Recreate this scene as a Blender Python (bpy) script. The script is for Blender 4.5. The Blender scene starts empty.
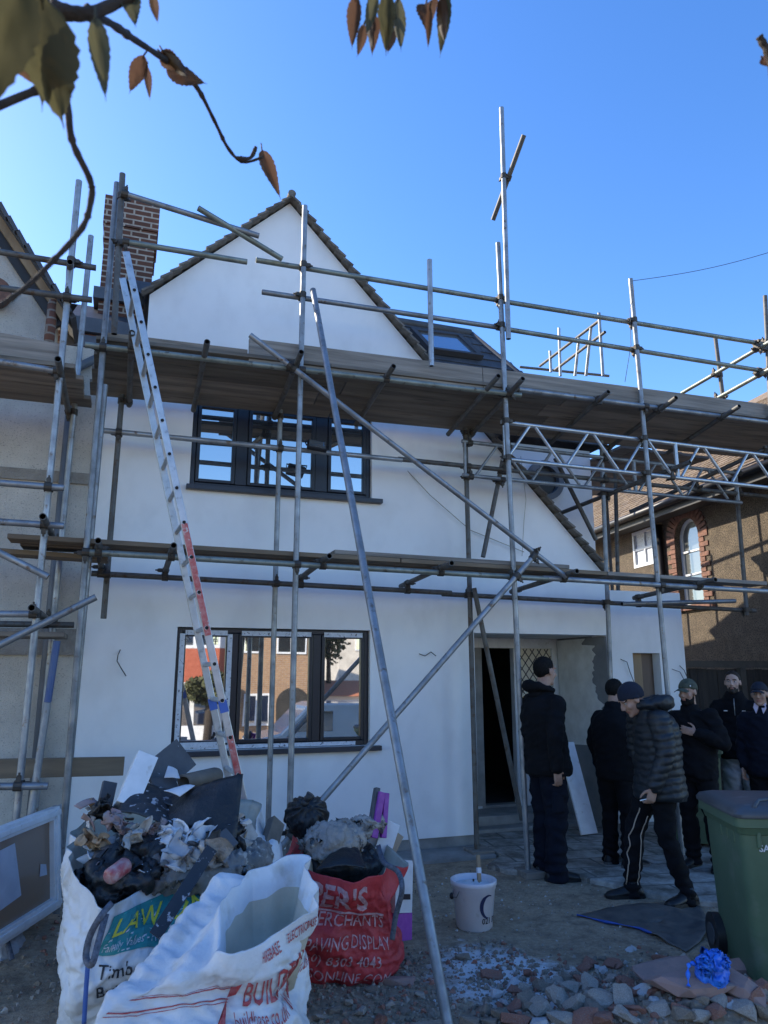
import bpy, math, random
from mathutils import Vector, Matrix, noise, Quaternion
from mathutils.geometry import tessellate_polygon
SC = bpy.context.scene
COL = SC.collection
R = math.radians
rnd = random.Random(7)
V = Vector
# ------------------------------------------------------------------ camera model
CAMH, FPX, PITCH, YAW = 1.65, 740.0, R(12.3), R(19.1)
FW = V((math.sin(YAW)*math.cos(PITCH), math.cos(YAW)*math.cos(PITCH), math.sin(PITCH)))
RT = V((math.cos(YAW), -math.sin(YAW), 0))
UP = RT.cross(FW)
def ray(px, py): return FW + RT*((px-384)/FPX) + UP*((512-py)/FPX)
O = V((0, 0, CAMH))
def atY(px, py, y):            # photo point -> point on the vertical plane y = const
    d = ray(px, py); return O + d*(y/d.y)
def atX(px, py, x):
    d = ray(px, py); return O + d*(x/d.x)
def atZ(px, py, z):
    d = ray(px, py); return O + d*((z-CAMH)/d.z)
def atP(px, py, p, n):
    d = ray(px, py); return O + d*((p-O).dot(n)/d.dot(n))
def atD(px, py, dist):         # point at a given distance along the sight line
    return O + ray(px, py).normalized()*dist
cd = bpy.data.cameras.new('camera'); cam = bpy.data.objects.new('camera', cd); COL.objects.link(cam)
cd.sensor_fit = 'VERTICAL'; cd.sensor_height = 36; cd.sensor_width = 27; cd.lens = FPX/1024*36
cd.clip_start = .05; cd.clip_end = 3000
cd.dof.use_dof = True; cd.dof.focus_distance = 6.5; cd.dof.aperture_fstop = 9
cam.location = O
cam.rotation_euler = Matrix((RT, UP, -FW)).transposed().to_euler()
SC.camera = cam
# ------------------------------------------------------------------ materials
def nt(m):
    m.use_nodes = True; n = m.node_tree; n.nodes.clear()
    o = n.nodes.new('ShaderNodeOutputMaterial'); b = n.nodes.new('ShaderNodeBsdfPrincipled')
    n.links.new(b.outputs[0], o.inputs[0]); return n, b
def N(t, typ, **kw):
    x = t.nodes.new('ShaderNode'+typ)
    for k, v in kw.items():
        if hasattr(x, k): setattr(x, k, v)
        else: x.inputs[k.replace('_', ' ')].default_value = v
    return x
def c4(c): return (c[0], c[1], c[2], 1)
def coords(t, scale=(1, 1, 1)):
    tc = N(t, 'TexCoord'); mp = N(t, 'Mapping'); mp.inputs['Scale'].default_value = scale
    t.links.new(tc.outputs['Object'], mp.inputs[0]); return mp.outputs[0]
def noise_fac(t, vec, scale, lo=.35, hi=.65, detail=5, rough=.6):
    nz = N(t, 'TexNoise', Scale=scale, Detail=detail, Roughness=rough)
    t.links.new(vec, nz.inputs['Vector'])
    mr = N(t, 'MapRange'); mr.inputs['From Min'].default_value = lo; mr.inputs['From Max'].default_value = hi
    t.links.new(nz.outputs['Fac'], mr.inputs[0]); return mr.outputs[0]
def mix(t, fac, a, b):
    m = N(t, 'Mix', data_type='RGBA')
    for s, v in ((0, fac), (6, a), (7, b)):
        if isinstance(v, (int, float)): m.inputs[s].default_value = v
        elif isinstance(v, tuple): m.inputs[s].default_value = c4(v)
        else: t.links.new(v, m.inputs[s])
    return m.outputs[2]
def bump(t, b, h, strength, dist=.01):
    bp = N(t, 'Bump', Strength=strength, Distance=dist)
    t.links.new(h, bp.inputs['Height']); t.links.new(bp.outputs[0], b.inputs['Normal'])
MATS = {}
def mat(name, col, col2=None, scale=6, rough=.6, metal=0, bmp=0, bscale=80, bdist=.01, sc=(1, 1, 1), spec=.5,
        spots=None, spscale=30, splo=.6, sphi=.7, rough2=None, sheen=0, coat=0, trans=0, alpha=1, lo=.35, hi=.65, vary=0):
    m = bpy.data.materials.new(name); t, b = nt(m); MATS[name] = m
    b.inputs['Roughness'].default_value = rough; b.inputs['Metallic'].default_value = metal
    b.inputs['Specular IOR Level'].default_value = spec
    b.inputs['Base Color'].default_value = c4(col)
    if sheen: b.inputs['Sheen Weight'].default_value = sheen
    if coat: b.inputs['Coat Weight'].default_value = coat
    if trans: b.inputs['Transmission Weight'].default_value = trans
    if alpha < 1: b.inputs['Alpha'].default_value = alpha
    vec = coords(t, sc)
    cur = None
    if col2 is not None:
        f = noise_fac(t, vec, scale, lo, hi); cur = mix(t, f, col, col2)
        if rough2 is not None:
            mr = N(t, 'MapRange'); mr.inputs['To Min'].default_value = rough; mr.inputs['To Max'].default_value = rough2
            t.links.new(f, mr.inputs[0]); t.links.new(mr.outputs[0], b.inputs['Roughness'])
    if spots is not None:
        f2 = noise_fac(t, vec, spscale, splo, sphi, 4, .55); cur = mix(t, f2, cur if cur else col, spots)
    if vary:                       # each piece its own shade
        oi = N(t, 'ObjectInfo'); mv = N(t, 'MapRange'); mv.inputs['To Min'].default_value = 1-vary; mv.inputs['To Max'].default_value = 1+vary; t.links.new(oi.outputs['Random'], mv.inputs[0])
        hv = N(t, 'HueSaturation'); t.links.new(mv.outputs[0], hv.inputs['Value']); t.links.new(cur, hv.inputs['Color']); cur = hv.outputs[0]
    if cur: t.links.new(cur, b.inputs['Base Color'])
    if bmp:
        nz = N(t, 'TexNoise', Scale=bscale, Detail=6, Roughness=.65); t.links.new(vec, nz.inputs['Vector'])
        bump(t, b, nz.outputs['Fac'], bmp, bdist)
    return m
def brickmat(name, c1, c2, mortar, bw=.225, bh=.075, ms=.01, axis='xz', rough=.85, var=.5):
    m = bpy.data.materials.new(name); t, b = nt(m); MATS[name] = m
    tc = N(t, 'TexCoord'); sp = N(t, 'SeparateXYZ'); cb = N(t, 'CombineXYZ')
    t.links.new(tc.outputs['Object'], sp.inputs[0])
    ad = N(t, 'Math', operation='ADD'); t.links.new(sp.outputs[0], ad.inputs[0]); t.links.new(sp.outputs[1], ad.inputs[1])
    t.links.new(ad.outputs[0], cb.inputs[0]); t.links.new(sp.outputs[2], cb.inputs[1])
    bt = N(t, 'TexBrick', Scale=1.0); bt.inputs['Brick Width'].default_value = bw; bt.inputs['Row Height'].default_value = bh
    bt.inputs['Mortar Size'].default_value = ms; bt.inputs['Mortar Smooth'].default_value = .2; bt.inputs['Bias'].default_value = 0
    bt.inputs['Color1'].default_value = c4(c1); bt.inputs['Color2'].default_value = c4(c2); bt.inputs['Mortar'].default_value = c4(mortar)
    t.links.new(cb.outputs[0], bt.inputs['Vector'])
    f = noise_fac(t, tc.outputs['Object'], 9, .3, .7)
    dk = tuple(x*.55 for x in c1)
    col = mix(t, f, bt.outputs['Color'], mix(t, var, bt.outputs['Color'], dk))
    t.links.new(col, b.inputs['Base Color']); b.inputs['Roughness'].default_value = rough
    iv = N(t, 'Math', operation='SUBTRACT'); iv.inputs[0].default_value = 1; t.links.new(bt.outputs['Fac'], iv.inputs[1])
    bump(t, b, iv.outputs[0], .6, .008)
    return m
# ------------------------------------------------------------------ object helpers
def wm(o): return (wm(o.parent) @ o.matrix_parent_inverse @ o.matrix_basis) if o.parent else o.matrix_basis.copy()
def tag(o, label, cat, group=None, kind=None):
    o['label'] = label; o['category'] = cat
    if group: o['group'] = group
    if kind: o['kind'] = kind
    return o
def thing(name, label, cat, loc=(0, 0, 0), rz=0, group=None):
    o = bpy.data.objects.new(name, None); COL.objects.link(o); o.empty_display_size = .2
    o.location = loc; o.rotation_euler = (0, 0, rz); return tag(o, label, cat, group)
def link(name, me, parent=None, local=False):
    o = bpy.data.objects.new(name, me); COL.objects.link(o)
    if parent is not None:
        o.parent = parent
        if not local: o.matrix_parent_inverse = wm(parent).inverted()
    return o
def frame_from(d, up=V((0, 0, 1))):
    z = d.normalized()
    if abs(z.dot(up)) > .999: up = V((0, 1, 0))
    x = up.cross(z).normalized(); y = z.cross(x); return x, y, z
class MB:
    def __init__(s): s.v = []; s.f = []; s.m = []; s.mi = 0
    def add(s, vs, fs, mi=None):
        b = len(s.v); s.v += [V(p) for p in vs]; s.f += [tuple(i+b for i in f) for f in fs]
        s.m += [s.mi if mi is None else mi]*len(fs); return b
    def quad(s, a, b, c, d, mi=None): s.add([a, b, c, d], [(0, 1, 2, 3)], mi)
    def box(s, c, size, M=None, mi=None):
        hx, hy, hz = size[0]/2, size[1]/2, size[2]/2; c = V(c)
        vs = [V((x, y, z)) for x in (-hx, hx) for y in (-hy, hy) for z in (-hz, hz)]
        if M is not None: vs = [M @ p for p in vs]
        s.add([p+c for p in vs], [(0, 1, 3, 2), (4, 6, 7, 5), (0, 4, 5, 1), (2, 3, 7, 6), (0, 2, 6, 4), (1, 5, 7, 3)], mi); return s
    def bx(s, x0, x1, y0, y1, z0, z1, mi=None): return s.box(((x0+x1)/2, (y0+y1)/2, (z0+z1)/2), (x1-x0, y1-y0, z1-z0), None, mi)
    def bar(s, p0, p1, w, h, up=V((0, 0, 1)), mi=None):
        p0, p1 = V(p0), V(p1); x, y, z = frame_from(p1-p0, up); M = Matrix((x, y, z)).transposed()
        return s.box((p0+p1)/2, (w, h, (p1-p0).length), M, mi)
    def tube(s, p0, p1, r, n=12, cap=True, mi=None, r1=None):
        return s.path([p0, p1], [r, r if r1 is None else r1], n, cap, mi)
    def path(s, pts, rad, n=10, cap=True, mi=None):
        pts = [V(p) for p in pts]
        if not isinstance(rad, (list, tuple)): rad = [rad]*len(pts)
        rings = []; px = None
        for i, p in enumerate(pts):
            d = (pts[min(i+1, len(pts)-1)]-pts[max(i-1, 0)])
            if px is None: x, y, z = frame_from(d)
            else:
                z = d.normalized(); x = (px - z*px.dot(z)).normalized(); y = z.cross(x)
            px = x
            rings.append([p + (x*math.cos(a)+y*math.sin(a))*rad[i] for a in [2*math.pi*k/n for k in range(n)]])
        return s.loft(rings, cap, mi)
    def loft(s, rings, cap=True, mi=None, closed=True):
        n = len(rings[0]); vs = [p for r in rings for p in r]; fs = []
        for i in range(len(rings)-1):
            for k in range(n if closed else n-1):
                fs.append((i*n+k, i*n+(k+1) % n, (i+1)*n+(k+1) % n, (i+1)*n+k))
        if cap and closed: fs.append(tuple(range(n-1, -1, -1))); fs.append(tuple((len(rings)-1)*n+k for k in range(n)))
        s.add(vs, fs, mi); return s
    def ell(s, c, r, n=16, m=10, M=None, mi=None):
        c = V(c); rings = []
        for i in range(1, m):
            th = math.pi*i/m
            ring = [V((r[0]*math.sin(th)*math.cos(a), r[1]*math.sin(th)*math.sin(a), -r[2]*math.cos(th))) for a in [2*math.pi*k/n for k in range(n)]]
            rings.append([(M @ p if M is not None else p)+c for p in ring])
        return s.loft(rings, True, mi)
    def prism(s, poly, axis_vec, mi=None, holes=()):
        """polygon (list of 3-D points) pushed along axis_vec, with holes"""
        loops = [[V(p) for p in poly]]+[[V(p) for p in h] for h in holes]
        tris = tessellate_polygon(loops); flat = [p for l in loops for p in l]; n = len(flat)
        a = V(axis_vec); s.add(flat+[p+a for p in flat], [tuple(t) for t in tris]+[tuple(n+i for i in reversed(t)) for t in tris], mi)
        b = len(s.v)-2*n; k = 0
        for l in loops:
            L = len(l)
            for i in range(L):
                s.f.append((b+k+i, b+k+(i+1) % L, b+n+k+(i+1) % L, b+n+k+i)); s.m.append(s.mi if mi is None else mi)
            k += L
        return s
    def mesh(s, name, mats, smooth=False, fix=True):
        me = bpy.data.meshes.new(name); me.from_pydata(s.v, [], s.f)
        for m in (mats if isinstance(mats, (list, tuple)) else [mats]): me.materials.append(MATS[m] if isinstance(m, str) else m)
        me.polygons.foreach_set('material_index', s.m)
        if smooth: me.polygons.foreach_set('use_smooth', [True]*len(s.f))
        if fix:
            import bmesh
            bm = bmesh.new(); bm.from_mesh(me); bmesh.ops.recalc_face_normals(bm, faces=bm.faces); bm.to_mesh(me); bm.free()
        me.update(); return me
    def build(s, name, mats, parent=None, smooth=False, local=False, bevel=0, fix=True, auto=None):
        me = s.mesh(name, mats, smooth, fix); o = link(name, me, parent, local)
        if bevel:
            md = o.modifiers.new('bevel', 'BEVEL'); md.width = bevel; md.segments = 2; md.limit_method = 'ANGLE'; md.angle_limit = R(40)
        if auto:
            me.polygons.foreach_set('use_smooth', [True]*len(me.polygons)); sharp_by_angle(me, auto)
        return o
def sharp_by_angle(me, ang):
    import bmesh
    bm = bmesh.new(); bm.from_mesh(me)
    for e in bm.edges:
        if len(e.link_faces) == 2 and e.calc_face_angle(0) > R(ang): e.smooth = False
    bm.to_mesh(me); bm.free()
def structure(o): o['kind'] = 'structure'; return o
def nz3(p, s=1, seed=0): return noise.noise(V((p[0]*s+seed*17.3, p[1]*s-seed*9.1, p[2]*s+seed*5.7)))
def text_tris(body, size=1.0, align='LEFT', shear=0.0, bold=0.0, sub=0):
    """lettering as flat triangles (x to the right, y up)"""
    import bmesh
    cu = bpy.data.curves.new('lettering', 'FONT'); cu.body = body; cu.size = size; cu.align_x = align; cu.shear = shear; cu.offset = bold
    cu.resolution_u = 2; cu.fill_mode = 'FRONT'
    ob = bpy.data.objects.new('lettering', cu); COL.objects.link(ob)
    dg = bpy.context.evaluated_depsgraph_get(); me = bpy.data.meshes.new_from_object(ob.evaluated_get(dg))
    bm = bmesh.new(); bm.from_mesh(me)
    bmesh.ops.triangulate(bm, faces=bm.faces)
    for _ in range(sub): bmesh.ops.subdivide_edges(bm, edges=[e for e in bm.edges if e.calc_length() > size*.12], cuts=1)
    bmesh.ops.triangulate(bm, faces=bm.faces)
    vs = [(v.co.x, v.co.y) for v in bm.verts]; bm.verts.index_update(); fs = [tuple(v.index for v in f.verts) for f in bm.faces]
    bm.free(); bpy.data.objects.remove(ob); bpy.data.curves.remove(cu); bpy.data.meshes.remove(me)
    return vs, fs
def evaluated(o):
    dg = bpy.context.evaluated_depsgraph_get(); return bpy.data.meshes.new_from_object(o.evaluated_get(dg))
# ------------------------------------------------------------------ light, sky, view
SUN_AZ, SUN_EL = R(-47), R(30)          # azimuth from +Y (into the house) towards +X
sdir = V((math.sin(SUN_AZ)*math.cos(SUN_EL), math.cos(SUN_AZ)*math.cos(SUN_EL), math.sin(SUN_EL)))
w = bpy.data.worlds.new('World'); SC.world = w; w.use_nodes = True
wt = w.node_tree; wt.nodes.clear()
wo = wt.nodes.new('ShaderNodeOutputWorld'); wb = wt.nodes.new('ShaderNodeBackground'); sk = wt.nodes.new('ShaderNodeTexSky')
sk.sky_type = 'NISHITA'; sk.sun_disc = False; sk.sun_elevation = SUN_EL; sk.sun_rotation = SUN_AZ
sk.air_density = 1.0; sk.dust_density = .45; sk.ozone_density = 1.6; sk.altitude = 60
wb.inputs[1].default_value = .15
hs = wt.nodes.new('ShaderNodeHueSaturation'); hs.inputs['Saturation'].default_value = 1.32; hs.inputs['Hue'].default_value = .511
wt.links.new(sk.outputs[0], hs.inputs['Color']); wt.links.new(hs.outputs[0], wb.inputs[0]); wt.links.new(wb.outputs[0], wo.inputs[0])
sl = bpy.data.lights.new('sun', 'SUN'); sl.energy = 3.6; sl.angle = R(.5); sl.color = (1, .90, .74)
so = bpy.data.objects.new('sun', sl); COL.objects.link(so); so.rotation_euler = sdir.to_track_quat('Z', 'Y').to_euler(); so.location = (-5, 6, 12)
SC.view_settings.view_transform = 'Standard'; SC.view_settings.look = 'None'; SC.view_settings.exposure = 1.26; SC.view_settings.gamma = 1
SC.cycles.max_bounces = 8; SC.cycles.diffuse_bounces = 4
# ------------------------------------------------------------------ palette
mat('render white', (.84, .845, .85), (.775, .785, .80), 1.3, .75, bmp=.25, bscale=90, bdist=.003, sc=(1.3, 1, .9), spots=(.735, .735, .735), spscale=2.6, splo=.5, sphi=.85)
mat('grey cement', (.24, .245, .25), (.17, .175, .18), 3, .9, bmp=.3, bscale=50, bdist=.004)
mat('old plaster', (.74, .73, .70), (.60, .58, .54), 6, .85, bmp=.4, bscale=40, bdist=.006)
mat('plinth', (.30, .295, .28), (.20, .195, .185), 5, .9, bmp=.3, bscale=40)
mat('anthracite', (.009, .012, .019), (.013, .016, .025), 12, .38, bmp=.03)
mat('sill dark', (.025, .03, .042), None, 8, .4)
mat('tape white', (.62, .66, .72), (.50, .54, .60), 30, .45, spots=(.12, .13, .16), spscale=42, splo=.60, sphi=.64)
mat('unlit interior', (.035, .034, .033), (.02, .02, .02), 4, .9)  # near-black colour stands in for the lack of light indoors
mat('pvc white', (.72, .74, .76), (.62, .64, .66), 9, .4, spots=(.40, .38, .34), spscale=14, splo=.62, sphi=.8)
mat('verge tile', (.21, .19, .165), (.10, .09, .08), 9, .9, bmp=.5, bscale=60)
mat('slate', (.075, .078, .086), (.045, .047, .053), 5, .6, bmp=.25, bscale=70)
mat('slate edge', (.05, .05, .055), None, 5, .7)
mat('lead', (.13, .14, .16), (.09, .10, .115), 5, .5, bmp=.1)
mat('timber dark', (.20, .14, .105), (.13, .095, .07), 5, .8, sc=(1, 1, .12), bmp=.2, bscale=60)
mat('timber', (.36, .26, .16), (.24, .165, .095), 5, .8, sc=(1, 1, .12), bmp=.2, bscale=60)
mat('wire', (.05, .05, .055), None, 5, .6)
mat('wire pale', (.30, .28, .22), None, 5, .6)
mat('pebbledash cream', (.66, .62, .555), (.48, .45, .405), 2.2, .95, bmp=1.0, bscale=110, bdist=.012, spots=(.34, .32, .29), spscale=75, splo=.58, sphi=.70)
mat('pebbledash band', (.38, .355, .32), (.26, .24, .215), 6, .95, bmp=1.0, bscale=70, bdist=.02)
mat('pebbledash brown', (.195, .152, .105), (.125, .098, .07), 6, .95, bmp=1.0, bscale=60, bdist=.03, spots=(.06, .048, .036), spscale=52, splo=.47, sphi=.60)
brickmat('brick chimney', (.17, .07, .042), (.10, .045, .03), (.50, .43, .35), .215, .075, .012)
brickmat('brick old', (.20, .085, .055), (.12, .06, .045), (.30, .27, .23))
brickmat('brick brown', (.36, .22, .12), (.28, .165, .10), (.36, .30, .24))
mat('brick red', (.235, .115, .08), (.13, .07, .052), 17, .9, bmp=.3, bscale=60)
mat('terracotta', (.33, .12, .07), (.22, .09, .06), 10, .85)
mat('tile brown', (.215, .16, .11), (.15, .11, .08), 4, .9, bmp=.4, bscale=50, spots=(.30, .25, .17), spscale=20, splo=.58, sphi=.7)
mat('tile red', (.42, .12, .07), (.34, .09, .05), 10, .85)
mat('tile orange', (.50, .19, .09), (.40, .15, .08), 8, .85)
mat('black plastic', (.012, .012, .014), None, 5, .45)
mat('fascia black', (.02, .02, .022), None, 5, .6)
mat('fence dark', (.045, .037, .030), (.022, .019, .017), 3, .9, sc=(5, 5, .5), bmp=.6, bscale=40)
mat('fence rail', (.09, .075, .06), (.055, .048, .04), 6, .9, bmp=.3)
mat('tarmac', (.05, .05, .052), (.04, .04, .042), 10, .9, bmp=.3, bscale=120)
def glassmat(name, base, f0=.30, rough=.015, tint=(.80, .90, 1.0), fmax=1):
    m = bpy.data.materials.new(name); t, b = nt(m); MATS[name] = m
    b.inputs['Base Color'].default_value = c4(base); b.inputs['Roughness'].default_value = .3
    g = N(t, 'BsdfGlossy'); g.inputs['Roughness'].default_value = rough; g.inputs['Color'].default_value = c4(tint)
    lw = N(t, 'LayerWeight', Blend=.5); mr = N(t, 'MapRange'); mr.inputs['To Min'].default_value = f0; mr.inputs['To Max'].default_value = fmax
    pw = N(t, 'Math', operation='POWER'); t.links.new(lw.outputs['Facing'], pw.inputs[0]); pw.inputs[1].default_value = 4
    t.links.new(pw.outputs[0], mr.inputs[0])
    mx = N(t, 'MixShader'); t.links.new(mr.outputs[0], mx.inputs[0]); t.links.new(b.outputs[0], mx.inputs[1]); t.links.new(g.outputs[0], mx.inputs[2])
    out = [n for n in t.nodes if n.type == 'OUTPUT_MATERIAL'][0]; t.links.new(mx.outputs[0], out.inputs[0])
    nz = N(t, 'TexNoise', Scale=1.4, Detail=1); t.links.new(coords(t), nz.inputs['Vector'])
    bp = N(t, 'Bump', Strength=.02, Distance=.03); t.links.new(nz.outputs['Fac'], bp.inputs['Height']); t.links.new(bp.outputs[0], g.inputs['Normal'])
    return m
glassmat('glass coated', (.016, .020, .026), .50, tint=(.95, .93, .90))
glassmat('glass clear', (.006, .007, .009), .68, tint=(1, 1, 1))
glassmat('glass old', (.75, .70, .55), .06)  # pale base colour stands in for light coming through the sidelight
glassmat('glass arch', (.10, .105, .10), .12)
glassmat('glass skylight', (.16, .19, .22), .5)
# ------------------------------------------------------------------ the rendered white house
D = 6.95
house = thing('house', 'white rendered house with tiled gable and grey windows behind the scaffolding', 'house', (2.3, D, 0))
LX, RX, PZ = -.345, 5.03, .125
RECX0, RECX1, RECZ = atY(474, 640, D).x, atY(607, 640, D).x, atY(540, 634, D).z
lw0, lw1 = atY(174, 745, D), atY(369.5, 627.5, D); lw0.x = .445; lw1.x = 2.265; LWZ0, LWZ1 = .985, 2.06
UX0, UX1, UWZ0, UWZ1 = .475, 2.275, 3.375, 4.25
APX, APZ = 1.345, 6.575
EVL, EVR = (.0, 5.27), (4.93, 2.83)
outer = [(LX, D, PZ), (RECX0, D, PZ), (RECX0, D, RECZ), (RECX1, D, RECZ), (RECX1, D, PZ), (RX, D, PZ), (RX, D, 2.70), (EVR[0], D, EVR[1]-.03), (APX, D, APZ-.03), (EVL[0], D, EVL[1]-.03), (0, D, 4.62), (LX, D, 4.62)]
def rect(x0, x1, z0, z1, y=D): return [(x0, y, z0), (x1, y, z0), (x1, y, z1), (x0, y, z1)]
m = MB(); m.prism(outer, (0, .28, 0), holes=[rect(lw0.x, lw1.x, LWZ0, LWZ1), rect(UX0, UX1, UWZ0, UWZ1)])
m.build('wall', 'render white', house)
SBX = 5.37
m = MB()
m.bx(RECX1+.032, RX, D+.284, 13.5, PZ, 2.70)                    # right side wall
m.bx(LX, LX+.25, D+.284, 13.5, PZ, 4.4)
m.bx(LX+.26, RX-.29, 13.2, 13.5, PZ, 4.6)
m.build('side_wall', 'render white', house)
m = MB(); m.prism([(2.4, 7.6, 3.0), (SBX, 7.6, 2.72), (SBX, 7.6, 4.38), (2.4, 7.6, 4.38)], (0, .2, 0)); m.bx(SBX-.2, SBX, 7.803, 13.4, 2.72, 4.38)
m.build('upper_wall', 'render white', house)
m = MB(); m.bx(LX, RECX0, D+.018, D+.25, 0, PZ-.002); m.bx(RECX1, RX-.01, D+.018, D+.25, 0, PZ-.002); m.build('plinth', 'plinth', house)
# round porthole window in the set-back wall
c = atY(544, 481, 7.59); m = MB()
ring = lambda r, y: [V((c.x+r*math.cos(a), y, c.z+r*math.sin(a))) for a in [2*math.pi*k/32 for k in range(32)]]
m.loft([ring(.245, 7.60), ring(.245, 7.53), ring(.175, 7.53), ring(.165, 7.60)], False); pw = m.build('porthole_window', 'lead', house, auto=40)
m = MB(); m.loft([ring(.17, 7.585), ring(.001, 7.585)], False); m.build('pane', 'black plastic', pw)
# windows ------------------------------------------------------------
def window(name, x0, x1, z0, z1, mull, glass, taped, yf=D+.045):
    m = MB(); d = .07
    fw = .048
    def bar(a0, a1, b0, b1, y0=yf, y1=yf+d): m.bx(a0, a1, y0, y1, b0, b1)
    bar(x0+.002, x0+fw, z0+.002, z1-.002); bar(x1-fw, x1-.002, z0+.002, z1-.002)
    bar(x0+fw, x1-fw, z0+.002, z0+fw); bar(x0+fw, x1-fw, z1-fw, z1-.002)
    xs = [x0+fw]+[q for pr in mull for q in pr]+[x1-fw]
    for a, b in mull: bar(a, b, z0+fw, z1-fw)
    w = m.build(name, 'anthracite', house, bevel=.006)
    for i in range(0, len(xs), 2):
        a, b = xs[i]+.002, xs[i+1]-.002; s = .034; m = MB(); y0 = yf-.012; y1 = yf+.05
        m.bx(a, a+s, y0, y1, z0+fw+.002, z1-fw-.002); m.bx(b-s, b, y0, y1, z0+fw+.002, z1-fw-.002)
        m.bx(a+s, b-s, y0, y1, z0+fw+.002, z0+fw+s); m.bx(a+s, b-s, y0, y1, z1-fw-s, z1-fw-.002)
        m.build('sash', 'anthracite', w, bevel=.006)
        m = MB(); m.bx(a+s-.002, b-s+.002, yf+.02, yf+.03, z0+fw+s-.002, z1-fw-s+.002); m.build('pane', glass, w)
        if taped:
            m = MB(); ty = y0-.004
            t0, t1 = -.022, .022
            sides = taped[i//2]
            if 'l' in sides: m.bx(a+t0, a+t1, ty, ty+.003, z0+fw+.01, z1-fw-.01)
            if 'r' in sides: m.bx(b-t1, b-t0, ty, ty+.003, z0+fw+.01, z1-fw-.01)
            xa, xb = (a+t1+.002 if 'l' in sides else a+.02), (b-t1-.002 if 'r' in sides else b-.02)
            if 't' in sides: m.bx(xa, xb, ty, ty+.003, z1-fw-t1, z1-fw-t0)
            if 'b' in sides: m.bx(xa, xb, ty, ty+.003, z0+fw+t0, z0+fw+t1)
            m.build('tape', 'tape white', w)
    if taped:
        m = MB(); m.bx(x0+.03, x1-.13, yf-.004, yf-.001, z0+.006, z0+.04); m.build('tape', 'tape white', w)
    m = MB(); m.bx(x0-.03, x1+.10, D-.065, yf+.02, z0-.045, z0-.001); m.build('sill', 'sill dark', w, bevel=.004)
    m = MB(); m.bx(x0-.05, x1+.05, D+.20, D+.27, z0-.05, z1+.05); m.build('unlit_backing', 'unlit interior', w)  # dark sheet behind the glass, painted as the unlit room
    return w
def X_(px, y=D, py=680): return atY(px, py, y).x
window('window', lw0.x, lw1.x, LWZ0, LWZ1, [(X_(229), X_(238)), (X_(313.5), X_(322))], 'glass clear', ['lrtb', 't', 't'])
window('window', UX0, UX1, UWZ0, UWZ1, [(X_(237, D, 440), X_(249, D, 440)), (X_(316.5, D, 450), X_(329, D, 450))], 'glass coated', None)
# porch recess -------------------------------------------------------
BY = 7.95
m = MB()
m.bx(RECX1, RECX1+.03, D+.283, BY, 0, RECZ)
m.build('porch_wall', 'grey cement', house)
m = MB(); m.bx(RECX1-.012, RECX1+.0, D+.01, BY-.02, .10, RECZ-.01); m.build('porch_reveal', 'grey cement', house)
# ragged old plaster left on the reveal
PLB = atX(570, 742, RECX1).z
poly = []
for i in range(70):
    z = RECZ-.02-i*((RECZ-.02-PLB)/69); yy = 7.18+.17*nz3((0, 0, z), 4, 2)+.10*nz3((0, 0, z), 17, 3)+.03*nz3((0, 0, z), 50, 4)+(.14 if i > 62 else 0)+(.25 if i < 5 else 0)
    poly.append((RECX1-.013, yy, z))
poly += [(RECX1-.013, BY-.03, PLB-.03), (RECX1-.013, BY-.03, RECZ-.02)]
m = MB(); m.prism(poly, (-.008, 0, 0)); m.build('plaster', 'old plaster', house)
m = MB(); m.bx(RECX0-.03, RECX0, D+.283, BY, 0, RECZ); m.bx(RECX0-.03, RECX1+.03, D+.283, BY, RECZ, RECZ+.03); m.build('porch_lining', 'old plaster', house)
DX0, DX1 = atY(480, 700, BY).x, atY(515, 700, BY).x
SX0, SX1 = atY(522, 700, BY).x, atY(554, 700, BY).x
DZ, DT = .30, atY(500, 648, BY).z
m = MB()
m.bx(RECX0, DX0, BY, BY+.09, .17, RECZ); m.bx(DX1, SX0, BY, BY+.09, .17, DT); m.bx(DX0, RECX1, BY, BY+.09, DT, RECZ)
m.bx(SX1, RECX1, BY, BY+.09, .17, DT); m.bx(SX0, SX1, BY+.01, BY+.08, .17, .62); m.build('door_frame', 'pvc white', house, bevel=.004)
m = MB(); m.bx(DX0-.03, DX1, BY, BY+.12, .172, .20); m.bx(RECX0+.002, DX0+.03, BY-.012, BY-.002, .20, DT); m.build('door_sill', 'plinth', house)
m = MB(); m.bx(SX0, SX1, BY+.03, BY+.04, .62, DT); sp = m.build('sidelight', 'glass old', house)
m = MB()                                                    # diamond leading
w_, h_ = SX1-SX0, DT-.62
k = 0
for i in range(-14, 16):
    for s_ in (1, -1):
        pts = []
        for tt in range(41):
            x = SX0+w_*tt/40; z = .62+ (i*.13) + s_*(x-SX0)*1.35 + (0 if s_ > 0 else .35)
            if .62 < z < DT: pts.append((x, BY+.028, z))
        if len(pts) > 1: m.tube(pts[0], pts[-1], .006, 5)
m.build('leading', 'wire', sp)
m = MB(); m.bx(RECX0, RECX1, 7.35, BY+.05, 0, .075); m.bx(RECX0, SX0+.1, 7.52, BY+.10, .075, .17); m.build('door_step', 'plinth', house, bevel=.008)
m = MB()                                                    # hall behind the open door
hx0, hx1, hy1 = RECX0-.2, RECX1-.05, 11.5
m.quad((hx0, BY+.13, .2), (hx1, BY+.13, .2), (hx1, hy1, .2), (hx0, hy1, .2)); m.quad((hx0, BY+.13, 2.5), (hx1, BY+.13, 2.5), (hx1, hy1, 2.5), (hx0, hy1, 2.5))
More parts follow.
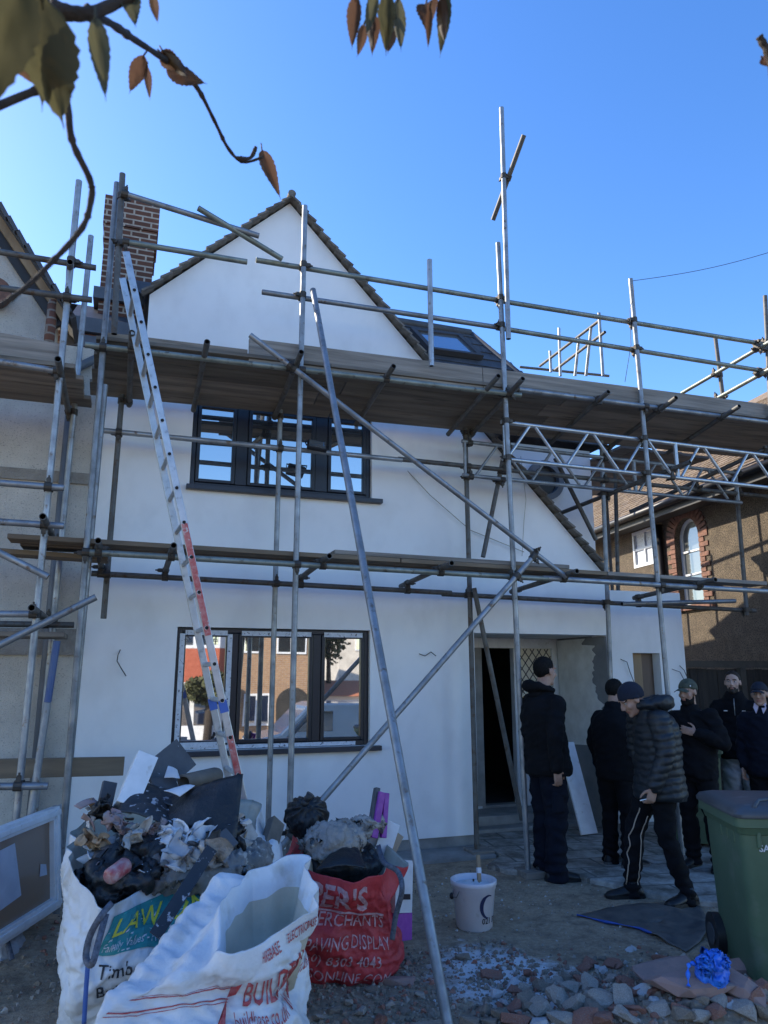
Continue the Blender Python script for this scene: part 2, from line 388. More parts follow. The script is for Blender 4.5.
m.quad((hx0, BY+.13, .2), (hx0, hy1, .2), (hx0, hy1, 2.5), (hx0, BY+.13, 2.5)); m.quad((hx1, BY+.13, .2), (hx1, hy1, .2), (hx1, hy1, 2.5), (hx1, BY+.13, 2.5))
m.quad((hx0, hy1, .2), (hx1, hy1, .2), (hx1, hy1, 2.5), (hx0, hy1, 2.5)); m.build('hallway', 'unlit interior', house)
m = MB()                                                    # stair in the dark hall
for i in range(6): m.bx(hx0+.02, hx0+.62, 8.6+.24*i, 8.6+.24*(i+1), .2+.19*i, .2+.19*(i+1))
m.build('staircase', 'plinth', house)
# side wing with the boarded opening ----------------------------------
WY, WX1, WZ = 7.3, 6.315, 2.60
bx0, bx1, bz1 = atY(633, 660, WY).x, atY(660, 660, WY).x, atY(645, 653, WY).z
m = MB(); m.prism([(RX+.003, WY, 0), (WX1, WY, 0), (WX1, WY, WZ), (RX+.003, WY, WZ)], (0, .22, 0), holes=[rect(bx0, bx1, .95, bz1, WY)])
m.bx(WX1-.22, WX1, WY+.223, 12.5, 0, WZ); m.bx(RX+.003, WX1-.224, WY+.223, 12.5, WZ-.12, WZ-.02); m.build('side_wing', 'render white', house)
m = MB()
ww = (bx1-bx0)
for i, (a, b) in enumerate(((.0, .27), (.28, .50), (.51, .86))): m.bx(bx0+ww*a+.002, bx0+ww*b, WY+.08+.012*i, WY+.10+.012*i, .952, bz1-.002, 1 if i == 2 else 0)
m.bx(bx0, bx1, WY+.135, WY+.15, .95, bz1, 1)
m.build('window_board', ['timber', 'timber dark'], house)
# roofs ----------------------------------------------------------------
def tiles(m, p, u, v, nu, nv, tw, th, n, jit=.004, cull=None, lap=1.25, seed=1, thick=.016):
    """courses of separate plain tiles: p corner at the eave, u along it, v up the slope"""
    r = random.Random(seed); u, v, n = V(u).normalized(), V(v).normalized(), V(n).normalized()
    for j in range(nv):
        for i in range(nu):
            a = p+u*((i+(.5 if j % 2 else 0))*tw)+v*(j*th)
            if cull and not cull(a+u*tw*.5+v*th*.5): continue
            l = n*(thick+r.uniform(0, jit)); s = u*(tw*.485); ctr = a+u*tw*.5
            lo0, lo1 = ctr-s+l, ctr+s+l; hi0, hi1 = lo0+v*th*lap-l*.9, lo1+v*th*lap-l*.9
            b = len(m.v); m.v += [lo0, lo1, hi1, hi0, lo0-l, lo1-l]; m.f += [(b, b+1, b+2, b+3), (b+4, b+5, b+1, b)]; m.m += [0, 0]
m = MB(); EY, EZ = 7.46, 4.417                               # slate main roof with the rooflight
sl_ = V((0, 1, 1.43)).normalized(); sn = V((0, -1.43, 1)).normalized()
ridge = (V((0, 8.83, 0)).y-EY)/sl_.y
RGX, HPX = 4.36, 5.5
def inroof(q):
    t = (q.y-EY)/(8.83-EY); return t < 1.0 and q.x < HPX+(RGX-HPX)*t and q.x > 1.4+.0*t
tiles(m, V((1.2, EY, EZ)), (1, 0, 0), sl_, 24, 13, .2, .19, sn, cull=inroof)
rid = V((0, 8.83, EZ+1.43*(8.83-EY)))
m.add([(1.2, EY, EZ), (HPX, EY, EZ), (RGX, 8.83, rid.z), (-.3, 8.83, rid.z)], [(0, 1, 2, 3)])
m.add([(HPX, EY, EZ), (HPX, 11.5, EZ), (RGX, 8.85, rid.z)], [(0, 1, 2)])
m.add([(-.3, 8.83, rid.z), (RGX, 8.85, rid.z), (HPX, 11.5, EZ), (-.4, 11.5, EZ)], [(0, 1, 2, 3)])
mr_ = m.build('main_roof', 'slate', house)
m = MB(); m.tube((1.4, 8.83, rid.z+.01), (RGX, 8.83, rid.z+.01), .06, 10); m.tube((RGX, 8.83, rid.z), (HPX, EY, EZ), .05, 8); m.build('ridge_tiles', 'slate', mr_, smooth=True)
pn, pp = sn, V((0, EY, EZ))+sn*.05
sk4 = [atP(a, b, pp, pn) for a, b in ((416, 333), (457, 338), (476, 356), (432, 350))]
cc = sum(sk4, V())/4; grow = lambda f, off: [cc+(q-cc)*f+sn*off for q in sk4]
m = MB(); m.loft([grow(1.22, -.03), grow(1.22, .05), grow(1.0, .05), grow(1.0, .0)], False); rl = m.build('rooflight', 'slate edge', mr_)
m = MB(); m.add(grow(1.0, .02), [(0, 1, 2, 3)]); m.build('pane', 'glass skylight', rl)
# gable roof slopes (thin, mostly seen edge on) and verge tiles
m = MB(); up = .03
m.add([(APX, D-.05, APZ+up), (APX, 8.9, APZ+up), (EVR[0]+.1, 8.9, EVR[1]-.08), (EVR[0]+.1, D-.05, EVR[1]-.08)], [(0, 1, 2, 3)])
m.add([(APX, D-.05, APZ+up), (APX, 9.3, APZ+up), (EVL[0]-.05, 9.3, EVL[1]-.03), (EVL[0]-.05, D-.05, EVL[1]-.03)], [(0, 1, 2, 3)])
m.build('gable_roof', 'slate', house)
m = MB()
for (ex, ez, n_) in ((EVL[0]-.06, EVL[1]-.05, 17), (EVR[0]+.06, EVR[1]-.06, 44)):
    a, b = V((ex, D-.045, ez)), V((APX, D-.045, APZ+.0)); dv = (b-a); L = dv.length; dv.normalize()
    nn = V((-dv.z, 0, dv.x)) if dv.x > 0 else V((dv.z, 0, -dv.x))
    for i in range(n_):
        q = a+dv*(L*(i+.5)/n_); tilt = Matrix.Rotation(R(rnd.uniform(9, 13))*(1 if dv.x > 0 else -1), 3, 'Y')
        M = tilt @ Matrix((dv, V((0, 1, 0)), nn)).transposed()
        m.box(q+nn*(.006+rnd.uniform(-.003, .003))+V((0, rnd.uniform(-.012, .012), 0)), (L/n_*1.10, .12, .020), M)
m.tube((APX, D-.11, APZ+.02), (APX, 8.9, APZ+.02), .042, 12)
m.build('verge_tiles', 'verge tile', house)
# loose wires out of the fresh render
def wire(pts, r, mname, parent, y): 
    m = MB(); P = [atY(a, b, y-.03-.02*(i % 2)) for i, (a, b) in enumerate(pts)]; P[0].y = y+.02
    Q = []
    for i in range(len(P)-1):
        for k in range(5): Q.append(P[i].lerp(P[i+1], k/5))
    Q.append(P[-1]); m.path(Q, r, 6); return m.build('cable', mname, parent, smooth=True)
for pts in (((121, 648), (118, 655), (117, 661), (121, 668), (126, 676)), ((419, 653), (425, 656), (431, 652), (436, 656)), ((621, 658), (627, 662), (630, 672), (634, 682))):
    wire(pts, .0045, 'wire', house, D if pts[0][0] < 600 else WY)
wire(((672, 668), (680, 672), (684, 680)), .004, 'wire', house, WY); wire(((681, 664), (684, 670), (687, 677)), .004, 'wire', house, WY)
wire(((523, 455), (526, 500), (524, 520), (522, 556)), .003, 'wire pale', house, D); 
wire(((402, 462), (430, 495), (470, 530), (524, 552)), .004, 'wire pale', house, D)
# ------------------------------------------------------------------ chimney on the party wall
ch = thing('chimney', 'tall brick chimney stack with clay pot between the two gables', 'chimney', (-.28, 9.3, 5.3))
m = MB(); m.bx(-.585, .015, 9.0, 9.7, 5.2, 6.95); m.bx(-.60, .035, 8.98, 9.72, 6.955, 7.16); m.bx(-.615, .05, 8.965, 9.735, 7.165, 7.56)
m.build('stack', 'brick chimney', ch)
m = MB(); m.path([(-.08, 9.35, 7.565), (-.08, 9.35, 7.66), (-.08, 9.35, 7.70)], [.12, .12, .07], 16); m.build('chimney_pot', 'terracotta', ch, smooth=False)
m = MB(); m.bx(-.65, .08, 8.93, 9.76, 6.12, 6.27); m.build('flashing', 'lead', ch)
# ------------------------------------------------------------------ neighbour on the left
nb = thing('house', 'cream pebbledashed neighbour house with dark barge board at left', 'house', (-3, 6.9, 0))
NY = 6.93
g0, g1 = atY(0, 222, NY), atY(64, 318, NY)
sl2 = (g1.z-g0.z)/(g1.x-g0.x); apx = -3.2; apz = g0.z+sl2*(apx-g0.x)
m = MB(); ex = -.80; ez = g0.z+sl2*(ex-g0.x)-.12
m.prism([(-6.2, NY, 0), (LX-.003, NY, 0), (LX-.003, NY, 4.60), (ex, NY, 4.60), (ex, NY, ez), (apx, NY, apz-.15), (-5.6, NY, ez), (-6.2, NY, ez)], (0, .3, 0)); m.build('wall', 'pebbledash cream', nb)
m = MB(); m.bx(-6.2, -5.9, NY+.303, 13.5, 0, 4.7); m.bx(-5.9, LX-.02, 13.2, 13.5, 0, 4.7); m.build('side_wall', 'pebbledash cream', nb)
zb = atY(30, 475, NY).z; m = MB(); m.bx(-6.2, LX-.01, NY-.025, NY-.001, zb-.05, zb+.05); m.bx(-6.2, LX-.01, NY-.03, NY-.001, 1.80, 2.02); m.build('band', 'pebbledash band', nb)
def gslope(off_z, y0, y1, xr, thick, mname, nm):
    m = MB(); 
    a, b = V((apx, y0, apz+off_z)), V((xr, y0, g0.z+sl2*(xr-g0.x)+off_z)); d = b-a; n2 = V((d.z, 0, -d.x)).normalized(); n2 = n2 if n2.z > 0 else -n2
    for sx in (1, -1):
        q = [V((apx+sx*(p.x-apx), p.y, p.z)) for p in (a, b, b+n2*thick, a+n2*thick)]
        m.prism(q, (0, y1-y0, 0))
    return m.build(nm, mname, nb)
gslope(-.09, NY-.10, NY-.06, -.74, .08, 'timber', 'barge_board')
gslope(-.22, NY-.055, NY-.003, -.80, .20, 'fascia black', 'soffit')
gslope(.03, NY-.16, 9.5, -.66, .05, 'slate', 'gable_roof')
m = MB()
a = V((-.66, NY-.17, g0.z+sl2*(-.66-g0.x)+.06)); b = V((apx, NY-.17, apz+.06)); 
for i in range(30):
    q = a.lerp(b, (i+.5)/30); ang = math.atan2(b.z-a.z, b.x-a.x)
    m.box(q+V((0, rnd.uniform(-.01, .01), .02)), (.15, .1, .035), Matrix.Rotation(-ang+R(5), 3, 'Y'))
m.build('verge_tiles', 'slate', nb)
m = MB()                                                    # roof and lead valley between the gables
m.add([(-.85, 7.55, 4.95), (.05, 7.55, 4.95), (.05, 9.4, 6.22), (-.85, 9.4, 6.22)], [(0, 1, 2, 3)])
m.add([(-6.0, 9.4, 6.22), (.05, 9.4, 6.22), (.05, 13, 4.4), (-6, 13, 4.4)], [(0, 1, 2, 3)])
vr = m.build('main_roof', 'slate', nb)
m = MB(); m.bx(-.80, .06, 7.30, 7.52, 4.93, 5.08); m.build('valley_gutter', 'lead', vr)
m = MB(); m.bx(-.82, -.004, 7.35, 7.50, 4.5, 4.925); m.build('party_wall', 'brick old', nb)
m = MB(); m.bx(-.74, -.20, 7.325, 7.345, 4.78, 4.90); m.build('flashing', 'lead', nb)
m = MB(); m.tube((-.83, 6.86, 4.45), (-.83, 6.86, 4.98), .045, 12); m.path([(-.83, 6.86, 4.98), (-.80, 6.9, 5.05), (-.72, 7.2, 5.0)], .045, 12); m.build('downpipe', 'brick old', nb, smooth=True)
gp = atY(58, 400, 6.86); gq = atY(40, 640, 6.86)
m = MB(); xp = -.60; m.tube((xp, 6.86, 0), (xp, 6.86, 4.30), .04, 12); m.path([(xp, 6.86, 4.3), (xp+.04, 6.86, 4.38), (-.30, 7.0, 4.62), (-.27, 7.0, 4.7)], .04, 12); m.build('downpipe', 'lead', nb, smooth=True)
c = atY(-6, 292, NY-.1); m = MB()
m.loft([[V((c.x+.14*math.cos(t), NY-.12, c.z+.14*math.sin(t))) for t in [2*math.pi*k/24 for k in range(24)]], [V((c.x+.14*math.cos(t), NY-.05, c.z+.14*math.sin(t))) for t in [2*math.pi*k/24 for k in range(24)]]]); m.build('alarm_box', 'brick red', nb)
# ------------------------------------------------------------------ neighbour on the right (turned with the bend of the road)
RB, RA = V((8.0, 7.3, 0)), R(-7.5)
rh = thing('house', 'brown pebbledashed house with arched brick window and sunlit tiled roof at right', 'house', RB, RA)
RM = Matrix.Translation(RB) @ Matrix.Rotation(RA, 4, 'Z'); RI = RM.inverted()
rn = RM.to_3x3() @ V((1, 0, 0))
def rp(px, py, off=0): return RI @ atP(px, py, RB+rn*off, rn)      # photo point on the side wall, house coordinates
ev = (rp(768, 478).z+rp(600, 541).z)/2
aL, aR, aT, aB = rp(677, 560).y, rp(701, 560).y, rp(689, 517).z, rp(701, 603).z
ayc, aw = (aL+aR)/2, abs(aL-aR)/2
arch = [(0, ayc-aw, aB), (0, ayc+aw, aB)]+[(0, ayc+aw*math.cos(t), aT-aw+aw*math.sin(t)) for t in [math.pi*k/14 for k in range(15)]]
s0, s1 = rp(633, 530), rp(657, 560); sy0, sy1 = sorted((rp(633, 545).y, rp(656, 545).y)); sz1, sz0 = rp(645, 529).z, rp(645, 566).z
m = MB(); m.prism([(0, -1.6, 0), (0, 9, 0), (0, 9, ev), (0, -1.6, ev)], (.3, 0, 0), holes=[arch, [(0, sy0, sz0), (0, sy1, sz0), (0, sy1, sz1), (0, sy0, sz1)]])
m.bx(.303, 7, -1.6, -1.3, 0, ev); m.bx(.303, 7, 8.7, 9, 0, ev)
m.build('wall', 'pebbledash brown', rh, local=True)
m = MB()                                                    # brick surround of the arch, each brick modelled
n_ = 17
for i in range(n_):
    t = math.pi*(i+.5)/n_; M = Matrix.Rotation(t-math.pi/2, 3, 'X'); l = .22
    m.box(V((.012, ayc+(aw+l/2+.005)*math.cos(t), aT-aw+(aw+l/2+.005)*math.sin(t))), (.06, .062, l), M)
z = aB+.04; i = 0
while z < aT-aw:
    for s_ in (-1, 1):
        l = .22 if i % 2 else .12
        m.box(V((.012, ayc+s_*(aw+l/2+.006), z)), (.06, l, .066))
    z += .076; i += 1
m.bx(-.06, .02, ayc-aw-.25, ayc+aw+.25, aB-.09, aB-.015)
m.build('brick_surround', 'brick red', rh, local=True)
m = MB()                                                    # arched sash
pr = lambda r, x: [V((x, ayc-r, aB+aw-r)), V((x, ayc+r, aB+aw-r))]+[V((x, ayc+r*math.cos(t), aT-aw+r*math.sin(t))) for t in [math.pi*k/14 for k in range(15)]]
m.loft([pr(aw-.002, .12), pr(aw-.002, .08), pr(aw-.05, .08), pr(aw-.05, .12)], False)
for zz in (aB+.35*(aT-aB), aB+.62*(aT-aB)): m.bx(.085, .115, ayc-aw+.05, ayc+aw-.05, zz-.015, zz+.015)
aw_ = m.build('arched_window', 'pvc white', rh, local=True)
m = MB(); q = pr(aw-.045, .11); m.add(q, [tuple(range(len(q)))]); m.build('pane', 'glass arch', aw_, local=True)
m = MB(); f = .05
m.bx(-.01, .06, sy0, sy0+f, sz0, sz1); m.bx(-.01, .06, sy1-f, sy1, sz0, sz1); m.bx(-.01, .06, sy0+f, sy1-f, sz0, sz0+f); m.bx(-.01, .06, sy0+f, sy1-f, sz1-f, sz1)
m.bx(.0, .04, (sy0+sy1)/2-.015, (sy0+sy1)/2+.015, sz0+f, sz1-f); m.bx(.0, .04, sy0+f, sy1-f, (sz0+sz1)/2-.02, (sz0+sz1)/2+.02)
sw = m.build('window', 'pvc white', rh, local=True); m = MB(); m.bx(.03, .035, sy0+f, sy1-f, sz0+f, sz1-f); m.build('pane', 'tape white', sw, local=True)  # pane's whitish reflection is put into its flat white colour
dp = rp(664, 560).y; m = MB(); m.tube((-.06, dp, 0), (-.06, dp, ev-.12), .055, 12); m.build('downpipe', 'black plastic', rh, smooth=True, local=True)
m = MB(); m.bx(-.42, -.08, -1.7, 9.2, ev-.09, ev-.05); m.bx(-.43, -.40, -1.7, 9.2, ev-.12, ev+.02); m.build('soffit', 'fascia black', rh, local=True)
m = MB(); m.path([(-.50, -1.7, ev+.02), (-.50, 9.2, ev+.02)], .055, 12); m.build('gutter', 'black plastic', rh, smooth=True, local=True)
m = MB(); u, v = V((0, 1, 0)), V((1, 0, .78)).normalized(); n3 = V((-.78, 0, 1)).normalized()
tiles(m, V((-.52, -1.8, ev+.05)), u, v, 66, 34, .167, .115, n3, jit=.012, seed=5)
m.add([(-.45, -1.8, ev+.05), (-.45, 9.3, ev+.05), (3.2, 9.3, ev+.05+3.65*.78), (3.2, -1.8, ev+.05+3.65*.78)], [(0, 1, 2, 3)])
m.add([(3.2, 9.3, ev+2.897), (3.2, -1.8, ev+2.897), (7, -1.8, ev), (7, 9.3, ev)], [(0, 1, 2, 3)])
m.add([(-.45, 9.25, ev+.05), (7, 9.25, ev), (3.2, 9.25, ev+2.89)], [(0, 1, 2)]); m.add([(-.45, -1.75, ev+.05), (7, -1.75, ev), (3.2, -1.75, ev+2.89)], [(0, 1, 2)])
m.build('roof', 'tile brown', rh, local=True)
# ------------------------------------------------------------------ dark fence closing the side passage
fn = thing('fence', 'weathered dark board fence between the white wing and brown house', 'fence', (7.1, 7.45, 0))
m = MB(); x = WX1+.02; i = 0
while x < 7.9:
    wd = rnd.uniform(.10, .16); m.bx(x, min(x+wd-.006, 7.92), 7.44+rnd.uniform(0, .012), 7.47, 0, 1.70+rnd.uniform(-.01, .01)); x += wd
m.build('boards', 'fence dark', fn)
m = MB(); m.bx(WX1+.01, 7.94, 7.39, 7.435, 1.72, 1.80); m.build('rail', 'fence rail', fn)
for x in (atY(742, 680, 7.4).x, 7.85):
    m = MB(); m.bx(x-.04, x+.04, 7.365, 7.432, 0, 1.718); m.build('post', 'fence rail', fn)
# ------------------------------------------------------------------ ground
def gh(x, y):
    near = max(0, min(1, (y+.6)/1.2))
    h = .016*noise.noise(V((x*1.7, y*1.7, 3)))+.010*noise.noise(V((x*5, y*5, 1)))
    h += .13*math.exp(-(((x-2.75)/.75)**2+((y-3.28)/.42)**2)) + .05*math.exp(-(((x-.3)/1.2)**2+((y-4.2)/.7)**2))
    h += .09*math.exp(-(((x+.5)/.5)**2+((y-5.6)/.6)**2))
    flat = max(0, min(1, (y-6.2)/.3)); h *= (1-flat)
    far = max(0, min(1, (-y-.5)/3.5)); far = far*far*(3-2*far)
    return h*near - 1.0*far
m_ = bpy.data.materials.new('soil'); t, b = nt(m_); MATS['soil'] = m_
vec = coords(t)
f1 = noise_fac(t, vec, 2.2, .35, .65, 8, .65); f2 = noise_fac(t, vec, 28, .40, .66, 6, .7)
base = mix(t, f1, (.42, .30, .19), (.255, .185, .12)); base = mix(t, f2, base, (.48, .375, .26))
f3 = noise_fac(t, vec, 6.5, .48, .62, 7, .7); base = mix(t, f3, base, (.235, .172, .115)); f4 = noise_fac(t, vec, 90, .58, .70, 3, .6); base = mix(t, f4, base, (.27, .25, .23))
# spilt white plaster dust: a stain with its own outline
sp = N(t, 'SeparateXYZ'); tc = N(t, 'TexCoord'); t.links.new(tc.outputs['Object'], sp.inputs[0])
dl = N(t, 'VectorMath', operation='SUBTRACT'); pc = atZ(503, 978, 0); t.links.new(tc.outputs['Object'], dl.inputs[0]); dl.inputs[1].default_value = (pc.x, pc.y, 0)
dsc = N(t, 'VectorMath', operation='MULTIPLY'); t.links.new(dl.outputs[0], dsc.inputs[0]); dsc.inputs[1].default_value = (1/.36, 1/.46, 0)
ln = N(t, 'VectorMath', operation='LENGTH'); t.links.new(dsc.outputs[0], ln.inputs[0])
nw = N(t, 'TexNoise', Scale=5, Detail=9, Roughness=.75); t.links.new(vec, nw.inputs['Vector'])
s1 = N(t, 'Math', operation='MULTIPLY_ADD'); t.links.new(nw.outputs['Fac'], s1.inputs[0]); s1.inputs[1].default_value = 2.4; s1.inputs[2].default_value = -1.2
s2 = N(t, 'Math', operation='ADD'); t.links.new(ln.outputs['Value'], s2.inputs[0]); t.links.new(s1.outputs[0], s2.inputs[1])
mr = N(t, 'MapRange'); mr.inputs['From Min'].default_value = 1.18; mr.inputs['From Max'].default_value = .70; t.links.new(s2.outputs[0], mr.inputs[0])
base = mix(t, mr.outputs[0], base, (.74, .74, .74)); t.links.new(base, b.inputs['Base Color']); b.inputs['Roughness'].default_value = .95
nz_ = N(t, 'TexNoise', Scale=45, Detail=8, Roughness=.7); t.links.new(vec, nz_.inputs['Vector']); bump(t, b, nz_.outputs['Fac'], .9, .03)
m = MB(); xs = [-300, -60, -20, -8, -4]+[-2.5+.045*i for i in range(234)]+[9, 12, 20, 60, 300]; ys = [-400, -120, -40, -25, -15, -10, -7, -5, -4.5, -4, -3.5, -3, -2.5, -2, -1.5, -1, -.5, 0, .8]+[1.5+.045*i for i in range(130)]+[8, 10, 14, 20, 40, 120, 600]
for y in ys:
    for x in xs: m.v.append(V((x, y, gh(x, y) if -3 < x < 9 and y > -6 and y < 8 else gh(20, y) if y < 0 else 0)))
W_ = len(xs)
for j in range(len(ys)-1):
    for i in range(W_-1): m.f.append((j*W_+i, j*W_+i+1, (j+1)*W_+i+1, (j+1)*W_+i)); m.m.append(0)
structure(m.build('ground', 'soil', smooth=True, fix=False))
# paving in front of the door, old slabs with a worn edge
m_ = bpy.data.materials.new('paving'); t, b = nt(m_); MATS['paving'] = m_
tc = N(t, 'TexCoord'); mp = N(t, 'Mapping'); mp.inputs['Rotation'].default_value = (0, 0, R(8)); t.links.new(tc.outputs['Object'], mp.inputs[0])
bt = N(t, 'TexBrick', Scale=1); bt.inputs['Brick Width'].default_value = .45; bt.inputs['Row Height'].default_value = .3; bt.inputs['Mortar Size'].default_value = .012
bt.inputs['Color1'].default_value = (.46, .43, .385, 1); bt.inputs['Color2'].default_value = (.39, .365, .325, 1); bt.inputs['Mortar'].default_value = (.15, .14, .125, 1)
t.links.new(mp.outputs[0], bt.inputs['Vector'])
f1 = noise_fac(t, tc.outputs['Object'], 4, .38, .62, 8, .7)
t.links.new(mix(t, f1, bt.outputs['Color'], (.12, .10, .08)), b.inputs['Base Color']); b.inputs['Roughness'].default_value = .85
iv = N(t, 'Math', operation='SUBTRACT'); iv.inputs[0].default_value = 1; t.links.new(bt.outputs['Fac'], iv.inputs[1]); bump(t, b, iv.outputs[0], .7, .01)
edge = [(487, 864), (505, 869), (528, 871), (555, 869), (585, 877), (612, 883), (650, 893), (690, 899), (720, 902), (768, 905)]
PVZ = .045
pts = [atZ(a, b_, PVZ) for a, b_ in edge]; far = [V((8.0, pts[-1].y+.1, PVZ)), V((8.0, 7.29, PVZ)), V((5.04, 7.29, PVZ)), V((5.04, 6.93, PVZ)), V((RECX1-.02, 6.93, PVZ)), V((RECX1-.02, 7.34, PVZ)), V((RECX0+.01, 7.34, PVZ)), V((RECX0+.01, 6.5, PVZ))]
m = MB(); m.prism(pts+far, (0, 0, -.10)); structure(m.build('paving', 'paving', bevel=.012))
m = MB(); m.prism([(1.0, D-.42, .03), (RECX0-.02, D-.40, .03), (RECX0-.02, D+.015, .03), (1.0, D+.015, .03)], (0, 0, -.08)); structure(m.build('path', 'plinth', bevel=.01))
m = MB(); m.prism([(-60, -12.2, -.99), (60, -12.2, -.99), (60, -5.0, -.99), (-60, -5.0, -.99)], (0, 0, -.05)); structure(m.build('road', 'tarmac'))
for y0, y1 in ((-5.0, -3.6), (-13.9, -12.2)):
    m = MB(); m.bx(-60, 60, y0, y1, -1.1, -.88 ); structure(m.build('pavement', 'plinth'))
# ------------------------------------------------------------------ the street opposite (seen in the window glass)
def opp(px, y2): return atY(px, 680, 2*D-y2).x
def sash(m, x0, x1, z0, z1, y, mi=0, mg=1):
    m.bx(x0, x1, y, y+.05, z0, z1, mi); k = max(1, round((x1-x0)/.6)); wd = (x1-x0)/k
    for i in range(k): m.bx(x0+wd*i+.06, x0+wd*(i+1)-.06, y+.05, y+.056, z0+.08, z1-.08, mg)
def opposite(name, lab, x0, x1, y, depth, eave, wallm, roofm, wins, bay=None, ridge=2.4):
    h = thing('house', lab, 'house', ((x0+x1)/2, y-depth/2, -1)); m = MB(); m.bx(x0, x1, y-depth, y, -1, eave); m.build('wall', wallm, h)
    for a in wins:
        m = MB(); sash(m, *a, y+.003); m.build('window', ['pvc white', 'glass clear'], h)
    m = MB(); xm = y-depth/2; m.prism([(x0-.2, y+.35, eave), (x0-.2, y-depth-.35, eave), (x0-.2, xm, eave+ridge)], (x1-x0+.4, 0, 0)); m.build('roof', roofm, h)
    if bay:
        m = MB()
        for (a, b_, z0, z1, mm) in bay: m.prism([(a, y+.004, z0), (a+.35, y+.75, z0), (b_-.35, y+.75, z0), (b_, y+.004, z0)], (0, 0, z1-z0), mi=mm)
        bo = m.build('bay', ['pvc white', 'tile red'], h)
        for (a, b_, z0, z1, mm) in bay:
            if mm == 0 and z1-z0 > .8:
                m = MB(); wd = (b_-a-.7)/3
                for i in range(3): m.bx(a+.35+wd*i+.08, a+.35+wd*(i+1)-.08, y+.753, y+.758, z0+.12, z1-.12)
                m.build('pane', 'glass clear', bo)
    return h
SY = -15.0
ax0, ax1 = opp(150, SY), opp(236, SY); bx0_, bx1_ = ax1+.02, opp(318, SY)
opposite('a', 'red and white bay fronted house across the street', ax0-1.5, ax1, SY, 8, 4.6, 'brick red', 'tile orange', [],
         bay=[(ax0-.6, ax1-.4, -.9, -.3, 0), (ax0-.6, ax1-.4, -.298, 1.35, 0), (ax0-.6, ax1-.4, 1.352, 2.55, 1), (ax0-.6, ax1-.4, 2.552, 4.2, 0)])
opposite('b', 'brown brick house with white window across the street', bx0_, bx1_, SY, 8, 5.0, 'brick brown', 'tile brown', [(bx0_+1.5, bx0_+2.7, 2.4, 4.0), (bx0_+.2, bx0_+.9, 2.4, 4.0), (bx0_+.3, bx0_+1.3, -.3, .9)])
m = MB(); px0 = bx1_-1.6; m.prism([(px0, SY+.01, -1), (px0+1.3, SY+.01, -1), (px0+1.3, SY+.01, .5)]+[(px0+.65+.65*math.cos(a), SY+.01, .5+.6*math.sin(a)) for a in [math.pi*k/10 for k in range(1, 10)]]+[(px0, SY+.01, .5)], (0, .03, 0)); m.build('porch_shade', 'unlit interior', [o for o in bpy.data.objects if o.get('label', '').startswith('brown brick house with white')][0])  # flat dark panel paints the shade inside the arched porch
cx0, cx1 = opp(345, -26), opp(385, -26)
opposite('c', 'pale rendered house further back across the street', cx0, cx1+3, -27, 8, 6.2, 'pebbledash cream', 'tile brown', [(cx0+.9, cx0+1.9, 2.9, 4.6), (cx0+2.6, cx0+3.4, 2.9, 4.6)])
opposite('d', 'low white garage with orange tiled roof across the street', bx1_+.6, bx1_+7.5, -17, 5, .72, 'render white', 'tile orange', [(bx1_+1.6, bx1_+3.4, .0, .5)], ridge=.6)
vx0, vx1 = opp(252, -6.5), opp(385, -6.5)
mat('van paint', (.045, .085, .16), (.04, .075, .14), 3, .25, coat=.6)
van = thing('van', 'blue grey panel van parked on the road seen in the lower window', 'van', ((vx0+vx1)/2, -6.9, -.99))
m = MB(); prof = [(vx0, -.55), (vx0+.02, -.05), (vx0+.75, .10), (vx0+1.45, .78), (vx0+1.7, .86), (vx0+4.9, .86), (vx0+5.0, .7), (vx0+5.0, -.6)]
m.prism([(x, -7.8, z) for x, z in prof], (0, 1.8, 0)); m.build('body', 'van paint', van, bevel=.05)
m = MB(); m.prism([(x, -5.994, z) for x, z in ((vx0+.95, .14), (vx0+1.5, .66), (vx0+2.15, .66), (vx0+2.15, .14))], (0, .006, 0)); m.build('side_window', 'glass clear', van)
for x in (vx0+.95, vx0+4.1):
    m = MB(); m.tube((x, -6.15, -.66), (x, -5.96, -.66), .33, 24); wh = m.build('wheel', 'black plastic', van)
    m = MB(); m.tube((x, -5.975, -.66), (x, -5.95, -.66), .2, 18); m.build('rim', 'lead', wh)
m = MB()                                                     # swirl emblem and a line of small marks on the van side
for r0, a0, a1, ox in ((.17, .5, 5.6, 0), (.10, -1.5, 2.8, .22), (.15, 2.0, 6.0, .45)):
    m.path([(vx0+3.15+ox+r0*math.cos(a0+(a1-a0)*k/14), -5.99, .28+r0*math.sin(a0+(a1-a0)*k/14)) for k in range(15)], .018, 6)
m.bx(vx0+3.9, vx0+4.5, -5.998, -5.985, .05, .16)
m.build('emblem', 'tape white', van)

# trees across the street, mirrored in the glass
mat('foliage', (.045, .060, .025), (.075, .075, .03), 3, .8)
def street_tree(label, x, y, h, rad):
    t_ = thing('tree', label, 'tree', (x, y, -1)); r = random.Random(int(x*10)); m = MB(); m.path([(x, y, -1), (x+.1, y, .8), (x, y+.1, h*.7)], [.16, .13, .05], 10); m.build('trunk', 'bark', t_, smooth=True)
    m = MB()
    for _ in range(2600):
        d = V((r.gauss(0, 1), r.gauss(0, 1), r.gauss(0, 1))).normalized()*(r.random()**.4); c = V((x+d.x*rad, y+d.y*rad, h*.72+d.z*h*.36)); 
        if noise.noise(c*1.1) < -.12: continue
        a = V((r.uniform(-1, 1), r.uniform(-1, 1), r.uniform(-1, 1))).normalized()*.13; b = a.cross(V((r.uniform(-1, 1), r.uniform(-1, 1), 1))).normalized()*.09; m.quad(c-a, c-b, c+a, c+b)
    m.build('crown', 'foliage', t_, fix=False)
